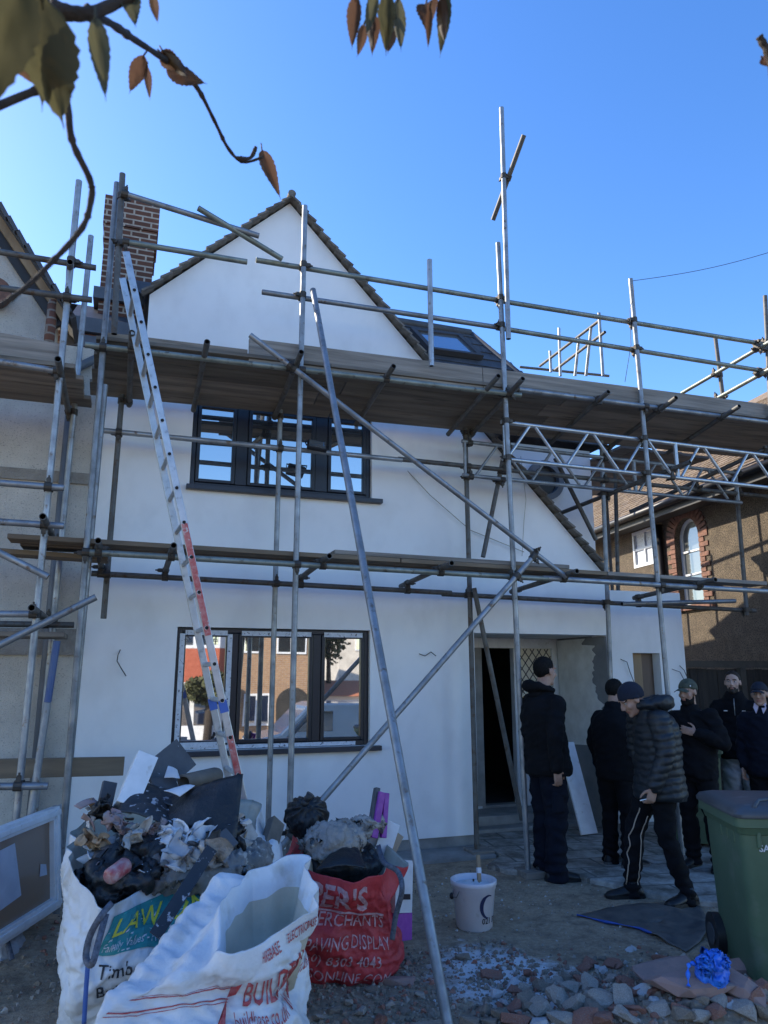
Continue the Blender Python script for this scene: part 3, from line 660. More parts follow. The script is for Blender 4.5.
mat('bark', (.055, .042, .034), (.03, .024, .02), 30, .9, bmp=1, bscale=120, bdist=.003)
street_tree('bushy dark tree across the street reflected beside the brick house', opp(328, -19), -19.0, 5.4, 1.35)
street_tree('small shrubby tree in the garden of the red and white house', opp(200, -12.5)+.5, -14.1, 1.6, .9)
# ------------------------------------------------------------------ scaffolding
mat('galv', (.34, .36, .38), (.22, .235, .25), 7, .42, metal=.65, rough2=.6, sc=(1, 1, 1), spots=(.17, .125, .09), spscale=16, splo=.60, sphi=.72, vary=.18)
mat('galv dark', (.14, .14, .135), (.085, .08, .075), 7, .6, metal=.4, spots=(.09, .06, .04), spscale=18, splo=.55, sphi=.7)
mat('galv green', (.27, .30, .27), (.17, .19, .165), 7, .5, metal=.5, spots=(.12, .11, .09), spscale=16, splo=.58, sphi=.7)
mat('alu', (.50, .52, .54), (.40, .42, .44), 12, .38, metal=.75, spots=(.26, .26, .26), spscale=24, splo=.6, sphi=.75)
mat('tube inner shade', (.008, .008, .008), None, 5, .8)  # shade in hollow tube ends, painted near-black
mat('coupler steel', (.055, .052, .048), (.09, .075, .06), 30, .6, metal=.5)
mat('board old', (.24, .205, .165), (.135, .115, .095), 4, .9, sc=(.25, 3, 3), bmp=.4, bscale=40, spots=(.065, .06, .05), spscale=9, splo=.58, sphi=.75, vary=.3)
mat('board grey', (.30, .27, .235), (.16, .142, .122), 4, .9, sc=(.25, 5, 5), bmp=.4, bscale=40, spots=(.11, .10, .085), spscale=7, splo=.62, sphi=.8, vary=.2)
mat('board yellow', (.235, .175, .115), (.15, .115, .08), 4, .9, sc=(.25, 3, 3), bmp=.3, bscale=40)
TR = .0242
class Scaf:
    def __init__(s, root): s.root = root; s.t = []
    def tube(s, name, p0, p1, mname='galv', r=TR, couple=True):
        p0, p1 = V(p0), V(p1); d = (p1-p0).normalized(); m = MB()
        x, y, z = frame_from(d); n = 14
        ring = lambda p, rr: [p+(x*math.cos(a)+y*math.sin(a))*rr for a in [2*math.pi*k/n for k in range(n)]]
        m.loft([ring(p0, r*.80), ring(p0, r), ring(p1, r), ring(p1, r*.80)], False)
        m.loft([ring(p0, r*.80), ring(p0+d*.09, r*.80)], False, 1); m.loft([ring(p1, r*.80), ring(p1-d*.09, r*.80)], False, 1)
        m.add(ring(p0+d*.09, r*.80), [tuple(range(n))], 1); m.add(ring(p1-d*.09, r*.80), [tuple(range(n))], 1)
        o = m.build(name, [mname, 'tube inner shade'], s.root, auto=50)
        if couple: s.t.append((p0, p1))
        return o
    def couplers(s, tol=.11, limit=95):
        out = []
        for i in range(len(s.t)):
            for j in range(i+1, len(s.t)):
                a, b = s.t[i]; c, d = s.t[j]; u, v, w = b-a, d-c, a-c
                A, B, C_, D_, E_ = u.dot(u), u.dot(v), v.dot(v), u.dot(w), v.dot(w); den = A*C_-B*B
                if den < .06*A*C_: continue
                sc, tc = (B*E_-C_*D_)/den, (A*E_-B*D_)/den; sc = max(0, min(1, sc)); tc = max(0, min(1, tc))
                P, Q = a+u*sc, c+v*tc; g = (P-Q).length
                if .012 < g < tol and all((P-o[0]).length > .07 for o in out): out.append((P, Q, u.normalized(), v.normalized(), g))
        r = random.Random(3)
        for P, Q, u, v, g in sorted(out, key=lambda q: q[0].y)[:limit]:
            m = MB()
            for p, ax in ((P, u), (Q, v)):
                m.tube(p-ax*.026, p+ax*.026, .032, 10)
            n = (Q-P).normalized(); m.bar(P, Q, .045, .045, u)
            for p, ax in ((P, u), (Q, v)):
                sd = ax.cross(n).normalized()*r.choice((-1, 1)); m.tube(p+sd*.02, p+sd*.085, .007, 6); m.tube(p+sd*.052, p+sd*.068, .014, 6)
                m.box(p+sd*.045-n*.0, (.03, .03, .03))
            m.build('coupler', 'coupler steel', s.root)
def board(root, name, p0, p1, w, h, mname, up=V((0, 0, 1)), hoops=True):
    m = MB(); p0, p1 = V(p0), V(p1); m.bar(p0, p1, w, h, up)
    o = m.build(name, mname, root, bevel=.004)
    return o
YO, YI = 5.9, 6.7
sroot = thing('scaffolding', 'galvanised tube scaffolding with two board decks across the white house', 'scaffolding', (2.5, 6.3, 0))
S = Scaf(sroot)
A = atY
def dn(px0, py0, px1, py1, y, z):      # standard: two photo points, carried on down to height z
    a, b = A(px0, py0, y), A(px1, py1, y); t = (z-a.z)/(b.z-a.z); return a, a+(b-a)*t
ul = lambda x, y=YO: 4.165+.019*(x+.2)         # deck ledger line, rising a little to the right
ll = lambda x, y=YO: 2.525-.010*x
def tz(f, x): return f(x)
# standards
S.tube('scaffold_pole', *dn(117, 183, 63, 830, YO, 0)); S.tube('scaffold_pole', *dn(105, 385, 70, 760, YO+.16, .0), 'galv')
S.tube('scaffold_pole', A(122.5, 174, YO-.07), A(114, 334, YO-.07), 'galv dark')
S.tube('scaffold_pole', *dn(127, 335, 110, 540, YI, 2.10), 'galv dark')
S.tube('scaffold_pole', *dn(305, 206, 290, 800, YO, 0)); S.tube('scaffold_pole', *dn(281, 392, 268, 830, YI, 0.03), 'galv')
S.tube('scaffold_pole', *dn(498, 243, 515, 600, YO, .05)); S.tube('scaffold_pole', A(501.5, 108, YO-.06), A(508.5, 339, YO-.06))
S.tube('scaffold_pole', *dn(465, 425, 477, 855, YI, .03), 'galv dark'); S.tube('scaffold_pole', *dn(630.5, 279, 663, 640, YO, .05))
S.tube('scaffold_pole', *dn(601, 432, 611, 690, YI, .04)); S.tube('scaffold_pole', *dn(735, 470, 742.5, 560, YI, 2.30), 'galv dark')
S.tube('scaffold_pole', A(765, 296, YO), A(771, 420, YO), 'galv dark'); S.tube('scaffold_pole', *dn(784, 300, 790, 420, YO+.1, .05))
S.tube('scaffold_pole', *dn(615, 462, 617.5, 564, 7.5, 2.62), 'galv dark')
S.tube('guard_post', A(429.5, 260, YO-.06), A(431.5, 366, YO-.06)); S.tube('guard_post', A(715, 335, 6.6), A(723, 398, 6.6), 'galv dark')
# ledgers
XR = 7.6
S.tube('ledger', (-.45, YO-.055, ul(-.45)), (3.4, YO-.055, ul(3.4)), 'galv green'); S.tube('ledger', (3.35, YO-.055, ul(3.35)+.055), (XR, YO-.055, ul(XR)), 'galv')
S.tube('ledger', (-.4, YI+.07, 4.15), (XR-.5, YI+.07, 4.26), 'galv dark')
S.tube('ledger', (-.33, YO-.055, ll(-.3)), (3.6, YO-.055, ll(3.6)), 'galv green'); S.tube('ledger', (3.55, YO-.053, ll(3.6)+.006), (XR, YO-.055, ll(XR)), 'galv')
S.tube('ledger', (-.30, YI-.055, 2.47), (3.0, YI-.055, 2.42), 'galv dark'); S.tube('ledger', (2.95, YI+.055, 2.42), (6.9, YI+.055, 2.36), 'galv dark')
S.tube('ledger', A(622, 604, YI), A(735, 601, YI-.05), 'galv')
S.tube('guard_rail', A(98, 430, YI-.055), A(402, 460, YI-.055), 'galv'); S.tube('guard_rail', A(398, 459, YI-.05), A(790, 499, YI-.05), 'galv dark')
S.tube('guard_rail', A(256, 260, YO+.055), A(503, 301, YO+.055), 'galv green'); S.tube('guard_rail', A(501, 301, YO+.055), A(800, 350, YO+.055), 'galv green')
S.tube('guard_rail', A(262, 292, YO+.055), A(502, 328, YO+.055), 'galv'); S.tube('guard_rail', A(499, 328, YO+.055), A(800, 377, YO+.055), 'galv green')
S.tube('guard_rail', A(125, 194, YO-.12), A(259, 236, YO-.12), 'galv'); S.tube('guard_rail', A(126, 242, YO-.12), A(247, 262, YO-.12), 'galv green')
S.tube('guard_rail', A(198, 208, YO-.2), A(282, 259, YO-.0), 'galv green')
# returns along the right end
S.tube('guard_rail', atX(785, 333, 6.5), atX(682, 393, 6.5), 'galv green'); S.tube('guard_rail', atX(790, 358, 6.5), atX(716, 399, 6.5), 'galv green')
# transoms
r_ = random.Random(11)
for px in (128, 205, 300, 395, 497, 521, 609, 672, 735):
    a = A(px, 382, 5.62); z = ul(a.x)+.05
    S.tube('transom', (a.x, 5.62+r_.uniform(-.04, .05), z), (a.x+r_.uniform(-.02, .02), 6.74+r_.uniform(-.05, .03), z-.19), 'galv dark')
for px in (97, 173, 330, 451, 576, 712):
    a = A(px, 555, 5.62); z = ll(a.x)+.05
    S.tube('transom', (a.x, 5.60+r_.uniform(-.04, .05), z), (a.x, 6.83, z-.06), 'galv dark')
S.tube('transom', A(524, 135, 5.55), A(493, 220, 6.15), 'galv dark')
# braces and rakers
S.tube('brace', A(250, 335, YO-.11), A(566, 577, YO-.11), 'galv'); a, b = A(533, 557, YO-.16), A(322, 800, YO-.10); S.tube('brace', a, a+(b-a)*1.22, 'galv')
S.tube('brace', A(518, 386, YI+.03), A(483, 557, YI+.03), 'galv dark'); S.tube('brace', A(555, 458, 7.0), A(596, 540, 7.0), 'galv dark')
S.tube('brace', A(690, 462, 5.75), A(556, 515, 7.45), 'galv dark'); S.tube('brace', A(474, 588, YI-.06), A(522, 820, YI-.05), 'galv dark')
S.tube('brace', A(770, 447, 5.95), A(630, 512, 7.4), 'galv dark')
f = atZ(449, 1032, .10); tp = A(313, 290, YO-.06); rk = S.tube('raker', tp, f, 'galv', .0255)
# lattice beams
def lattice(y, x0, x1, zt, zb, mname, ph=0):
    m = MB(); r = .021
    m.tube((x0, y, zt), (x1, y, zt-.02), r, 10); m.tube((x0, y, zb), (x1, y, zb-.02), r, 10)
    step = .635; x = x0+.05+ph; k = 0
    while x+step < x1:
        m.tube((x, y, zb+.01), (x+step*.40, y, zt-.01), .0155, 8); m.tube((x+step*.50, y, zt-.01), (x+step*.92, y, zb+.01), .0155, 8)
        if k % 3 == 2: m.tube((x+step+.02, y, zb), (x+step+.02, y, zt), .022, 8); x += .05
        x += step+.02; k += 1
    m.tube((x0+.03, y, zb), (x0+.03, y, zt), .018, 8); m.tube((x1-.04, y, zb), (x1-.04, y, zt), .018, 8)
    return m.build('ladder_beam', mname, sroot, auto=50)
lattice(YO+.055, 3.24, 7.6, 3.985, 3.62, 'alu'); lattice(YI-.06, 3.15, 6.75, 3.99, 3.63, 'galv', .1)
for y in (YO+.055, YI-.06): S.t.append((V((3.24, y, 3.98)), V((7.3, y, 3.97)))); S.t.append((V((3.24, y, 3.62)), V((6.6, y, 3.60))))
# decks
for i in range(4):
    y = 6.03+.207*i; dz = .092-.045*i
    for a, b in ((-.38-.02*i, 1.55+.2*(i % 2)), (1.56+.2*(i % 2), 4.0-.15*(i % 2)), (4.01-.15*(i % 2), 7.28+.05*(i % 3))):
        board(sroot, 'scaffold_board', (a, y, ul(a)+dz), (b, y, ul(b)+dz), .208, .037, 'board old', V((0, .215, 1)))
def vboard(name, p0, p1, h, th, mname): return board(sroot, name, p0, p1, th, h, mname)
vboard('toe_board', (A(249, 346, 5.96).x, 5.965, ul(.8)+.175), (A(482, 378, 5.96).x, 5.965, ul(3)+.175), .212, .037, 'board grey')
vboard('toe_board', (A(482.6, 378, 5.96).x, 5.965, ul(3)+.178), (7.3, 5.965, ul(7.3)+.165), .212, .037, 'board grey')
vboard('toe_board', (-.30, 5.985, ul(-.3)+.15), (A(248, 346, 5.96).x, 5.985, ul(.8)+.15), .06, .05, 'board old')
for i, (x0, x1, y, dz, mn) in enumerate(((-.86, 2.2, 6.03, 0, 'board yellow'), (2.21, 4.3, 6.03, 0, 'board yellow'), (4.31, 6.25, 6.03, 0, 'board grey'), (-.80, 1.9, 6.26, -.012, 'board old'), (1.91, 5.9, 6.26, -.012, 'board old'), (1.62, 3.9, 6.05, .042, 'board grey'))):
    board(sroot, 'scaffold_board', (x0, y, ll(x0)+.098+dz), (x1, y, ll(x1)+.098+dz), .215, .037, mn)
# guard rails of the lift on the far right side of the house
for a, b in (((540, 366), (600, 320)), ((555, 370), (605, 332)), ((520, 367), (611, 376))): S.tube('guard_rail', atX(*a, 6.6), atX(*b, 6.6) if b[1] < 370 else A(609, 376, atX(*a, 6.6).y-.3), 'galv dark', couple=False)
for (a, b) in (((559, 328), (560.5, 376)), ((550, 351), (551, 372)), ((599, 313), (603, 376)), ((591, 328), (586, 376)), ((579, 338), (575, 376))): S.tube('guard_post', atX(*a, 6.6), atX(*b, 6.6), 'galv', couple=False)
a0 = atX(560, 376, 6.6)
for y in (9.0, 11.0): 
    S.tube('scaffold_pole', (6.6, y, .05), (6.6, y, 5.4), 'galv dark', couple=False); S.tube('scaffold_pole', (5.75, y, WZ+.02), (5.75, y, 5.3), 'galv dark', couple=False)
for i in range(6): board(sroot, 'scaffold_board', (5.50+.222*i, 7.0+.02*(i % 3), 4.27), (5.50+.222*i, 9.2-.05*(i % 2), 4.27), .215, .037, 'board old')
S.tube('ledger', (6.6, 6.9, 4.5), (6.6, 12, 4.5), 'galv dark', couple=False)
S.tube('guard_rail', (6.6, 7.2, 5.05), (6.6, 11.8, 5.05), 'galv dark', couple=False)
S.couplers()
# base pads
for a, y in ((A(515, 600, YO).x+.06, YO), (A(470, 600, YI).x+.03, YI)):
    m = MB(); m.bx(a-.11, a+.11, y-.11, y+.11, .0, .055); m.build('sole_board', 'board grey', sroot, bevel=.006)
# ------------------------------------------------------------------ scaffolding of the neighbour on the left
nroot = thing('scaffolding', 'tube scaffolding with grey toe board against the cream neighbour house at left', 'scaffolding', (-1.2, 6.1, 0))
T = Scaf(nroot); NO = 5.72
T.tube('scaffold_pole', *dn(79, 181, 18, 800, NO, 0)); T.tube('scaffold_pole', *dn(91, 236, 40, 760, 6.55, 0)); T.tube('scaffold_pole', (-2.3, NO, 0), (-2.3, NO, 5.6))
T.tube('ledger', A(-60, 242, NO+.05), A(96, 268, NO+.05), 'galv dark'); T.tube('ledger', A(-60, 280, NO-.05), A(92, 300, NO-.05), 'galv dark')
T.tube('ledger', A(-60, 352, NO-.055), A(57, 371, NO-.055), 'galv'); T.tube('ledger', A(-60, 478, NO-.05), A(64, 488, NO-.05)); T.tube('ledger', A(-60, 518, NO-.05), A(64, 526, NO-.05))
T.tube('ledger', A(-60, 614, NO-.05), A(33, 614, NO-.05)); T.tube('ledger', A(-60, 623, 6.4), A(74, 625, 6.4), 'galv dark'); T.tube('ledger', A(-60, 787, NO-.1), A(48, 786, NO-.1))
T.tube('brace', A(-70, 518, NO-.11), A(48, 577, NO-.11)); T.tube('brace', A(-70, 680, NO-.16), A(96, 597, NO-.16))
for px, py in ((58, 360), (43, 517), (32, 608)): a = A(px, py, NO-.3); T.tube('transom', (a.x, NO-.32, a.z), (a.x, 6.75, a.z), 'galv dark')
T.tube('transom', A(70, 262, NO-.15), A(68, 300, 6.6), 'galv dark')
for i in range(4):
    a = A(60, 370, NO); board(nroot, 'scaffold_board', (-3.4, 5.84+.222*i, 3.93), (-.50+.03*(i % 2)+.02*i, 5.84+.222*i, 3.93), .215, .037, 'board old')
p0, p1 = A(-80, 333, NO+.05), A(63, 359, NO+.05); m_ = board(nroot, 'toe_board', (p0.x, p0.y, p0.z), (p1.x, p1.y, p1.z), .037, .225, 'board grey')
board(nroot, 'scaffold_board', A(-60, 548, 6.25), A(108, 560, 6.25), .2, .037, 'board yellow')
for i in range(2): a = A(-60, 617, 6.1+.23*i); board(nroot, 'scaffold_board', (a.x, 6.1+.23*i, 1.93), (-.42, 6.1+.23*i, 1.93), .215, .037, 'board old')
p0, p1 = A(-70, 770, 6.05), A(124, 766, 6.05); board(nroot, 'guard_board', p0, p1, .05, .13, 'board yellow')
T.couplers(limit=40)
mat('blue paint', (.03, .07, .20), (.06, .10, .2), 12, .5); mat('yellow paint', (.42, .40, .10), (.30, .30, .10), 12, .6)
tt = thing('scaffold_tube', 'loose tube with blue painted top leaning on the left scaffolding', 'tube', (-.6, 5.4, 0))
a, b = dn(57, 641, 39, 760, 5.66, 0); m = MB(); m.tube(a, a+(b-a)*.22, TR, 12); m.build('painted_end', 'blue paint', tt, auto=50)
m = MB(); m.tube(a+(b-a)*.221, a+(b-a)*.62, TR, 12); m.build('pipe', 'galv', tt, auto=50); m = MB(); m.tube(a+(b-a)*.621, b, TR, 12); m.build('painted_end', 'yellow paint', tt, auto=50)
# ------------------------------------------------------------------ ladder
mat('red label', (.45, .05, .045), (.55, .22, .20), 26, .5, spots=(.55, .52, .50), spscale=40, splo=.6, sphi=.7)
mat('blue tape', (.05, .12, .42), None, 5, .5)
lad = thing('ladder', 'long aluminium ladder with red side labels leaning on the scaffolding', 'ladder', (1.02, 5.42, 0))
la, lb = A(238, 775, 5.25), A(126, 252, 5.25); ld = (lb-la).normalized(); foot = la-ld*((la.z-.02)/ld.z); ltop = lb
lx = V((-ld.z, 0, ld.x)).normalized(); LW_ = V((-.025, .40, 0))
for k, off in enumerate((V(), LW_)):
    m = MB()
    for s_, w_, t_ in ((0, .028, .062),): m.bar(foot+off, ltop+off, .024, .050, lx)
    st = m.build('stile', 'alu', lad, bevel=.004)
    for u0, u1 in ((.20, .262), (.405, .57)) if k == 0 else ():
        L_ = (ltop-foot).length; m = MB(); m.bar(foot+ld*L_*u0+V((0, -.0145, 0)), foot+ld*L_*u1+V((0, -.0145, 0)), .003, .042, lx); m.build('label', 'red label', st)
    m = MB(); L_ = (ltop-foot).length; m.bar(foot+off+ld*L_*.295, foot+off+ld*L_*.312, .029, .055, lx); m.build('tape', 'blue tape', st)
L_ = (ltop-foot).length; k = 0; s_ = .25
while s_ < L_-.1:
    p = foot+ld*s_; m = MB(); m.tube(p+V((0, -.016, 0)), p+LW_+V((0, .016, 0)), .0165, 10); m.tube(p+V((0, -.0185, 0)), p+V((0, -.0161, 0)), .0125, 10, mi=1); m.build('rung', ['alu', 'tube inner shade'], lad, auto=50)  # dark end disc paints the shade of an open rung
    s_ += .25
# ------------------------------------------------------------------ floodlight on the rail
fl = thing('floodlight', 'small black work light clamped to the scaffold rail before upper window', 'light', A(316, 447, 6.6))
c = A(317, 446, 6.55); M = Matrix.Rotation(R(-38), 3, 'X') @ Matrix.Rotation(R(10), 3, 'Y')
m = MB(); m.box(c, (.19, .04, .13), M); m.build('body', 'black plastic', fl, bevel=.01)
m = MB(); m.box(c+M @ V((0, -.022, 0)), (.16, .006, .10), M); m.build('lens', 'glass skylight', fl)
m = MB(); m.path([c+V((-.10, 0, 0)), c+V((-.11, .05, .05)), c+V((.11, .05, .05)), c+V((.10, 0, 0))], .008, 6); m.build('bracket', 'black plastic', fl)
# pale wire from the top of the right pole to off the picture, and its drop
m = MB(); p0 = A(631, 281, YO); q = [p0.lerp(A(790, 246, 5.2), k/12)+V((0, 0, -.05*math.sin(math.pi*k/12))) for k in range(13)]; m.path(q, .0032, 5)
d0 = A(632, 284, YO-.03); m.path([d0, A(634, 291, YO-.05), A(630, 310, YO-.04), A(631, 345, YO-.04), A(625, 382, YO-.03)], .003, 5)
tag(m.build('cable', 'wire', smooth=True), 'thin wire running from the tall right pole across the sky', 'cable')
# white board leaning in the porch
wbd = thing('panel', 'white painted board leaning against the grey porch wall', 'panel', (4.8, 7.0, 0))
p0, p1 = atY(585, 833, 6.93), atY(563, 745, 7.22); p0.z = .05; m = MB(); p0.x += .05; p1.x += .04; m.bar(p0, p1+ (p1-p0)*.03, .21, .025, V((-.55, .25, 0)).cross(V((0, 0, 1))) if 0 else V((-1, .1, 0)).cross(V((.1, .9, .0)))); m.build('board', 'pvc white', wbd, bevel=.004)
# ------------------------------------------------------------------ overhanging cherry tree
mat('bark', (.055, .042, .034), (.03, .024, .02), 30, .9, bmp=1, bscale=90, bdist=.008)
mat('leaf green', (.085, .088, .055), (.055, .058, .038), 22, .6, spots=(.15, .12, .05), spscale=30, splo=.58, sphi=.75)
mat('leaf brown', (.095, .058, .042), (.06, .04, .03), 22, .65, spots=(.16, .12, .06), spscale=30, splo=.58, sphi=.75)
for nm in ('leaf green', 'leaf brown'):
    t = MATS[nm].node_tree; b = [n for n in t.nodes if n.type == 'BSDF_PRINCIPLED'][0]; o_ = [n for n in t.nodes if n.type == 'OUTPUT_MATERIAL'][0]
    tr = t.nodes.new('ShaderNodeBsdfTranslucent'); tr.inputs[0].default_value = (.085, .08, .04, 1) if 'green' in nm else (.10, .055, .035, 1); mx = t.nodes.new('ShaderNodeMixShader'); mx.inputs[0].default_value = .4
    t.links.new(b.outputs[0], mx.inputs[1]); t.links.new(tr.outputs[0], mx.inputs[2]); t.links.new(mx.outputs[0], o_.inputs[0])
ct = thing('tree', 'cherry tree with curling autumn leaves on bare twigs overhanging the garden', 'tree', (-2.2, -.2, 0))
m = MB(); m.path([(-2.2, -.2, -.05), (-2.15, -.15, .8), (-2.0, 0, 1.7), (-1.7, .15, 2.3)], [.14, .11, .10, .07], 12); m.build('trunk', 'bark', ct, smooth=True)
def twig(pix, rad, start=None, name='branch', seed=0, knob=.22):
    P = [atD(a, b, d) for a, b, d in pix]
    if start: P = [V(q) for q in start]+P
    Q = []; RR = []; n = len(P)
    rr = [rad[0]+(rad[1]-rad[0])*i/(n-1) for i in range(n)]
    for i in range(n-1):
        p_, p0, p1, p2 = P[max(i-1, 0)], P[i], P[i+1], P[min(i+2, n-1)]
        for k in range(10):
            s = k/10; q = .5*((2*p0)+(p1-p_)*s+(2*p_-5*p0+4*p1-p2)*s*s+(3*p0-p_-3*p1+p2)*s**3)
            Q.append(q); RR.append((rr[i]+(rr[i+1]-rr[i])*s)*(1+knob*1.6*max(-.3, noise.noise(V((len(Q)*.37, seed*3.1, 0))))+(.35 if len(Q) % 13 == 5 else 0)))
    Q.append(P[-1]); RR.append(rr[-1]); m = MB(); m.path(Q, RR, 8); m.build(name, 'bark', ct, smooth=True)
br0 = [(-1.7, .15, 2.3), (-.9, .35, 2.5)]
twig([(-60, -50, 1.05), (40, 2, .95), (80, 14, .93), (110, 6, .95), (150, -14, .97), (260, -60, 1.0)], (.011, .004), br0, seed=1)
twig([(84, 14, .93), (108, 22, 1.0), (135, 40, 1.1), (165, 60, 1.2), (195, 85, 1.3), (214, 120, 1.36), (228, 148, 1.4), (243, 162, 1.43), (263, 157, 1.44)], (.0046, .0022), seed=2)
twig([(236, 158, 1.42), (250, 158, 1.43), (256, 147, 1.44)], (.0035, .003), seed=3)
twig([(30, -14, .93), (48, 40, .92), (66, 95, .91), (72, 140, .9), (90, 180, .9), (91, 200, .9), (82, 228, .89), (52, 262, .88), (20, 292, .87), (-20, 318, .86)], (.0036, .0026), seed=4)
twig([(-30, 118, .9), (20, 97, .92), (48, 86, .93)], (.005, .004), seed=5)
twig([(260, -60, 1.0), (340, -45, 1.1), (400, -20, 1.15), (470, -30, 1.2)], (.007, .004), seed=6); twig([(800, 85, 1.2), (768, 50, 1.2), (759, 36, 1.2)], (.006, .004), [(-.2, -.2, 2.9), (.8, .3, 2.9)], seed=7)
def leaf(tip0, tip1, width, mname, dist, curl=.3, seed=0, fold=.5):
    """blade from petiole end tip0 to point tip1 (photo points), cupped along its midrib"""
    r = random.Random(seed); a, b = atD(*tip0, dist), atD(*tip1, dist+r.uniform(-.05, .05)); d = b-a; L = d.length
    view = ((a+b)/2-O).normalized(); sd = d.cross(view).normalized(); nn = sd.cross(d).normalized(); sd = (sd*math.cos(fold)+nn*math.sin(fold)*r.choice((-1, 1))*.5).normalized()
    m = MB(); n = 22; k = 7; W = L*width; bend = r.uniform(-.5, .5)*curl
    for i in range(n+1):
        s = i/n; prof = (math.sin(math.pi*min(1, s*1.02)**.72))*(1-.25*s) if s < 1 else 0; prof = max(prof, .015)
        if s > .9: prof = max(.02, prof*.5)
        for j in range(-k, k+1):
            q = j/k; x = q*W*prof*(1+(.07*math.sin(i*2.6+seed) if abs(j) == k else 0)); tw = (s-.3)*bend*1.6; cup = (nn*math.cos(tw)+sd*math.sin(tw)*.3)*(abs(q)**1.4*W*prof*fold*1.3*(1 if seed % 2 else -1))+nn*(x*math.sin(tw))
            m.v.append(a+d*s+sd*(x+bend*L*.25*math.sin(math.pi*s))+nn*(curl*L*.3*math.sin(math.pi*s))+cup+nn*(W*(.16*noise.noise(V((q*1.6, s*4, seed*3.7)))+.05*noise.noise(V((q*5, s*11, seed*1.7)))-.05*(1-min(1, abs(q)*9)))))
    c = 2*k+1
    for i in range(n):
        for j in range(c-1): m.f.append((i*c+j, i*c+j+1, (i+1)*c+j+1, (i+1)*c+j)); m.m.append(0)
    m.path([a-d*.12+sd*L*.03, a, a+d*.12], [.0011, .0012, .0005], 5)
    m.build('leaf', mname, ct, smooth=True)
for i, (t0, t1, wd, mn, ds, cu) in enumerate((
    ((14, -40), (-16, 118), .27, 'leaf green', .62, .2), ((8, -55), (26, 62), .22, 'leaf green', .72, .3), ((40, -8), (64, 128), .26, 'leaf green', .75, .3), ((52, 6), (72, 98), .20, 'leaf brown', .80, .3),
    ((95, 17), (106, 102), .15, 'leaf green', .88, .1), ((44, 8), (42, 112), .16, 'leaf green', .78, .1), ((6, 50), (38, 88), .16, 'leaf brown', .85, .3), ((36, -6), (34, 34), .3, 'leaf brown', .9, .2),
    ((128, -14), (136, 28), .28, 'leaf green', .97, .2), ((152, -8), (158, 24), .2, 'leaf brown', 1.0, .2), ((144, 55), (129, 94), .24, 'leaf brown', 1.15, .2), ((147, 66), (150, 101), .14, 'leaf brown', 1.15, .1),
    ((160, 52), (185, 70), .38, 'leaf brown', 1.2, .6), ((162, 50), (188, 78), .2, 'leaf brown', 1.2, .4), ((166, 68), (207, 84), .22, 'leaf brown', 1.22, .2), ((262, 150), (281, 200), .15, 'leaf brown', 1.45, .2),
    ((356, -4), (352, 50), .18, 'leaf brown', 1.1, .3), ((364, 24), (357, 58), .2, 'leaf brown', 1.1, .2), ((376, -6), (366, 36), .16, 'leaf green', 1.1, .3), ((374, 14), (372, 57), .20, 'leaf brown', 1.1, .2), ((388, -10), (386, 56), .16, 'leaf green', 1.1, .2), ((398, -4), (401, 52), .14, 'leaf green', 1.12, .1),
    ((390, 20), (388, 54), .2, 'leaf brown', 1.13, .2), ((426, 4), (428, 36), .3, 'leaf brown', 1.12, .3), ((430, 6), (428, 50), .1, 'leaf brown', 1.12, .1), ((442, -6), (444, 44), .16, 'leaf brown', 1.14, .2), ((446, -14), (440, 58), .13, 'leaf green', 1.14, .15), ((762, 58), (772, 68), .3, 'leaf brown', 1.2, .2))):
    leaf(t0, t1, wd, mn, ds, cu, i, .55)
# ------------------------------------------------------------------ people
mat('skin', (.40, .25, .185), (.30, .17, .125), 18, .6, bmp=.25, bscale=160, bdist=.003)
mat('skin pale', (.46, .31, .25), (.37, .23, .18), 18, .6, bmp=.25, bscale=160, bdist=.003)
mat('eye white', (.28, .26, .25), None, 5, .3); mat('iris', (.02, .014, .01), None, 5, .2); mat('lip', (.32, .14, .11), None, 5, .5)
mat('hair black', (.004, .0035, .0035), (.009, .0075, .007), 90, .8, spec=.2, bmp=.8, bscale=180, bdist=.004); mat('hair brown', (.03, .019, .012), (.018, .012, .008), 90, .75, bmp=.8, bscale=180, bdist=.004)
mat('cloth black', (.0042, .0045, .0062), (.0068, .0072, .0098), 9, .9, bmp=.25, bscale=150, spec=.18); mat('cloth navy', (.0048, .0065, .0135), (.0072, .0095, .0185), 9, .9, bmp=.25, bscale=150, spec=.18)
mat('puffer', (.0055, .0085, .0125), (.0085, .0125, .0175), 9, .55, bmp=.2, bscale=90); mat('cloth grey', (.27, .275, .29), (.22, .225, .24), 9, .9, bmp=.3, bscale=150)
mat('cap green', (.075, .085, .058), (.035, .042, .030), 24, .85, bmp=.2, bscale=200); mat('cap navy', (.006, .009, .022), None, 9, .8, bmp=.2, bscale=200); mat('beanie', (.006, .009, .022), (.009, .013, .028), 60, .95, sc=(1, 1, .2), bmp=.4, bscale=120)
mat('shoe black', (.006, .006, .007), None, 9, .5); mat('sole', (.10, .10, .10), None, 9, .8); mat('piping', (.42, .33, .26), None, 9, .7); mat('collar pale', (.52, .45, .55), None, 9, .8); mat('logo white', (.7, .7, .72), None, 9, .6)
import bmesh
def remesh(mb, vox, smooth_it=4):
    me = mb.mesh('tmp', [], fix=True); o = bpy.data.objects.new('tmp', me); COL.objects.link(o)
    md = o.modifiers.new('r', 'REMESH'); md.mode = 'VOXEL'; md.voxel_size = vox; md.adaptivity = 0
    sm = o.modifiers.new('s', 'SMOOTH'); sm.iterations = smooth_it; sm.factor = .5
    out = evaluated(o); bpy.data.objects.remove(o); bpy.data.meshes.remove(me); return out
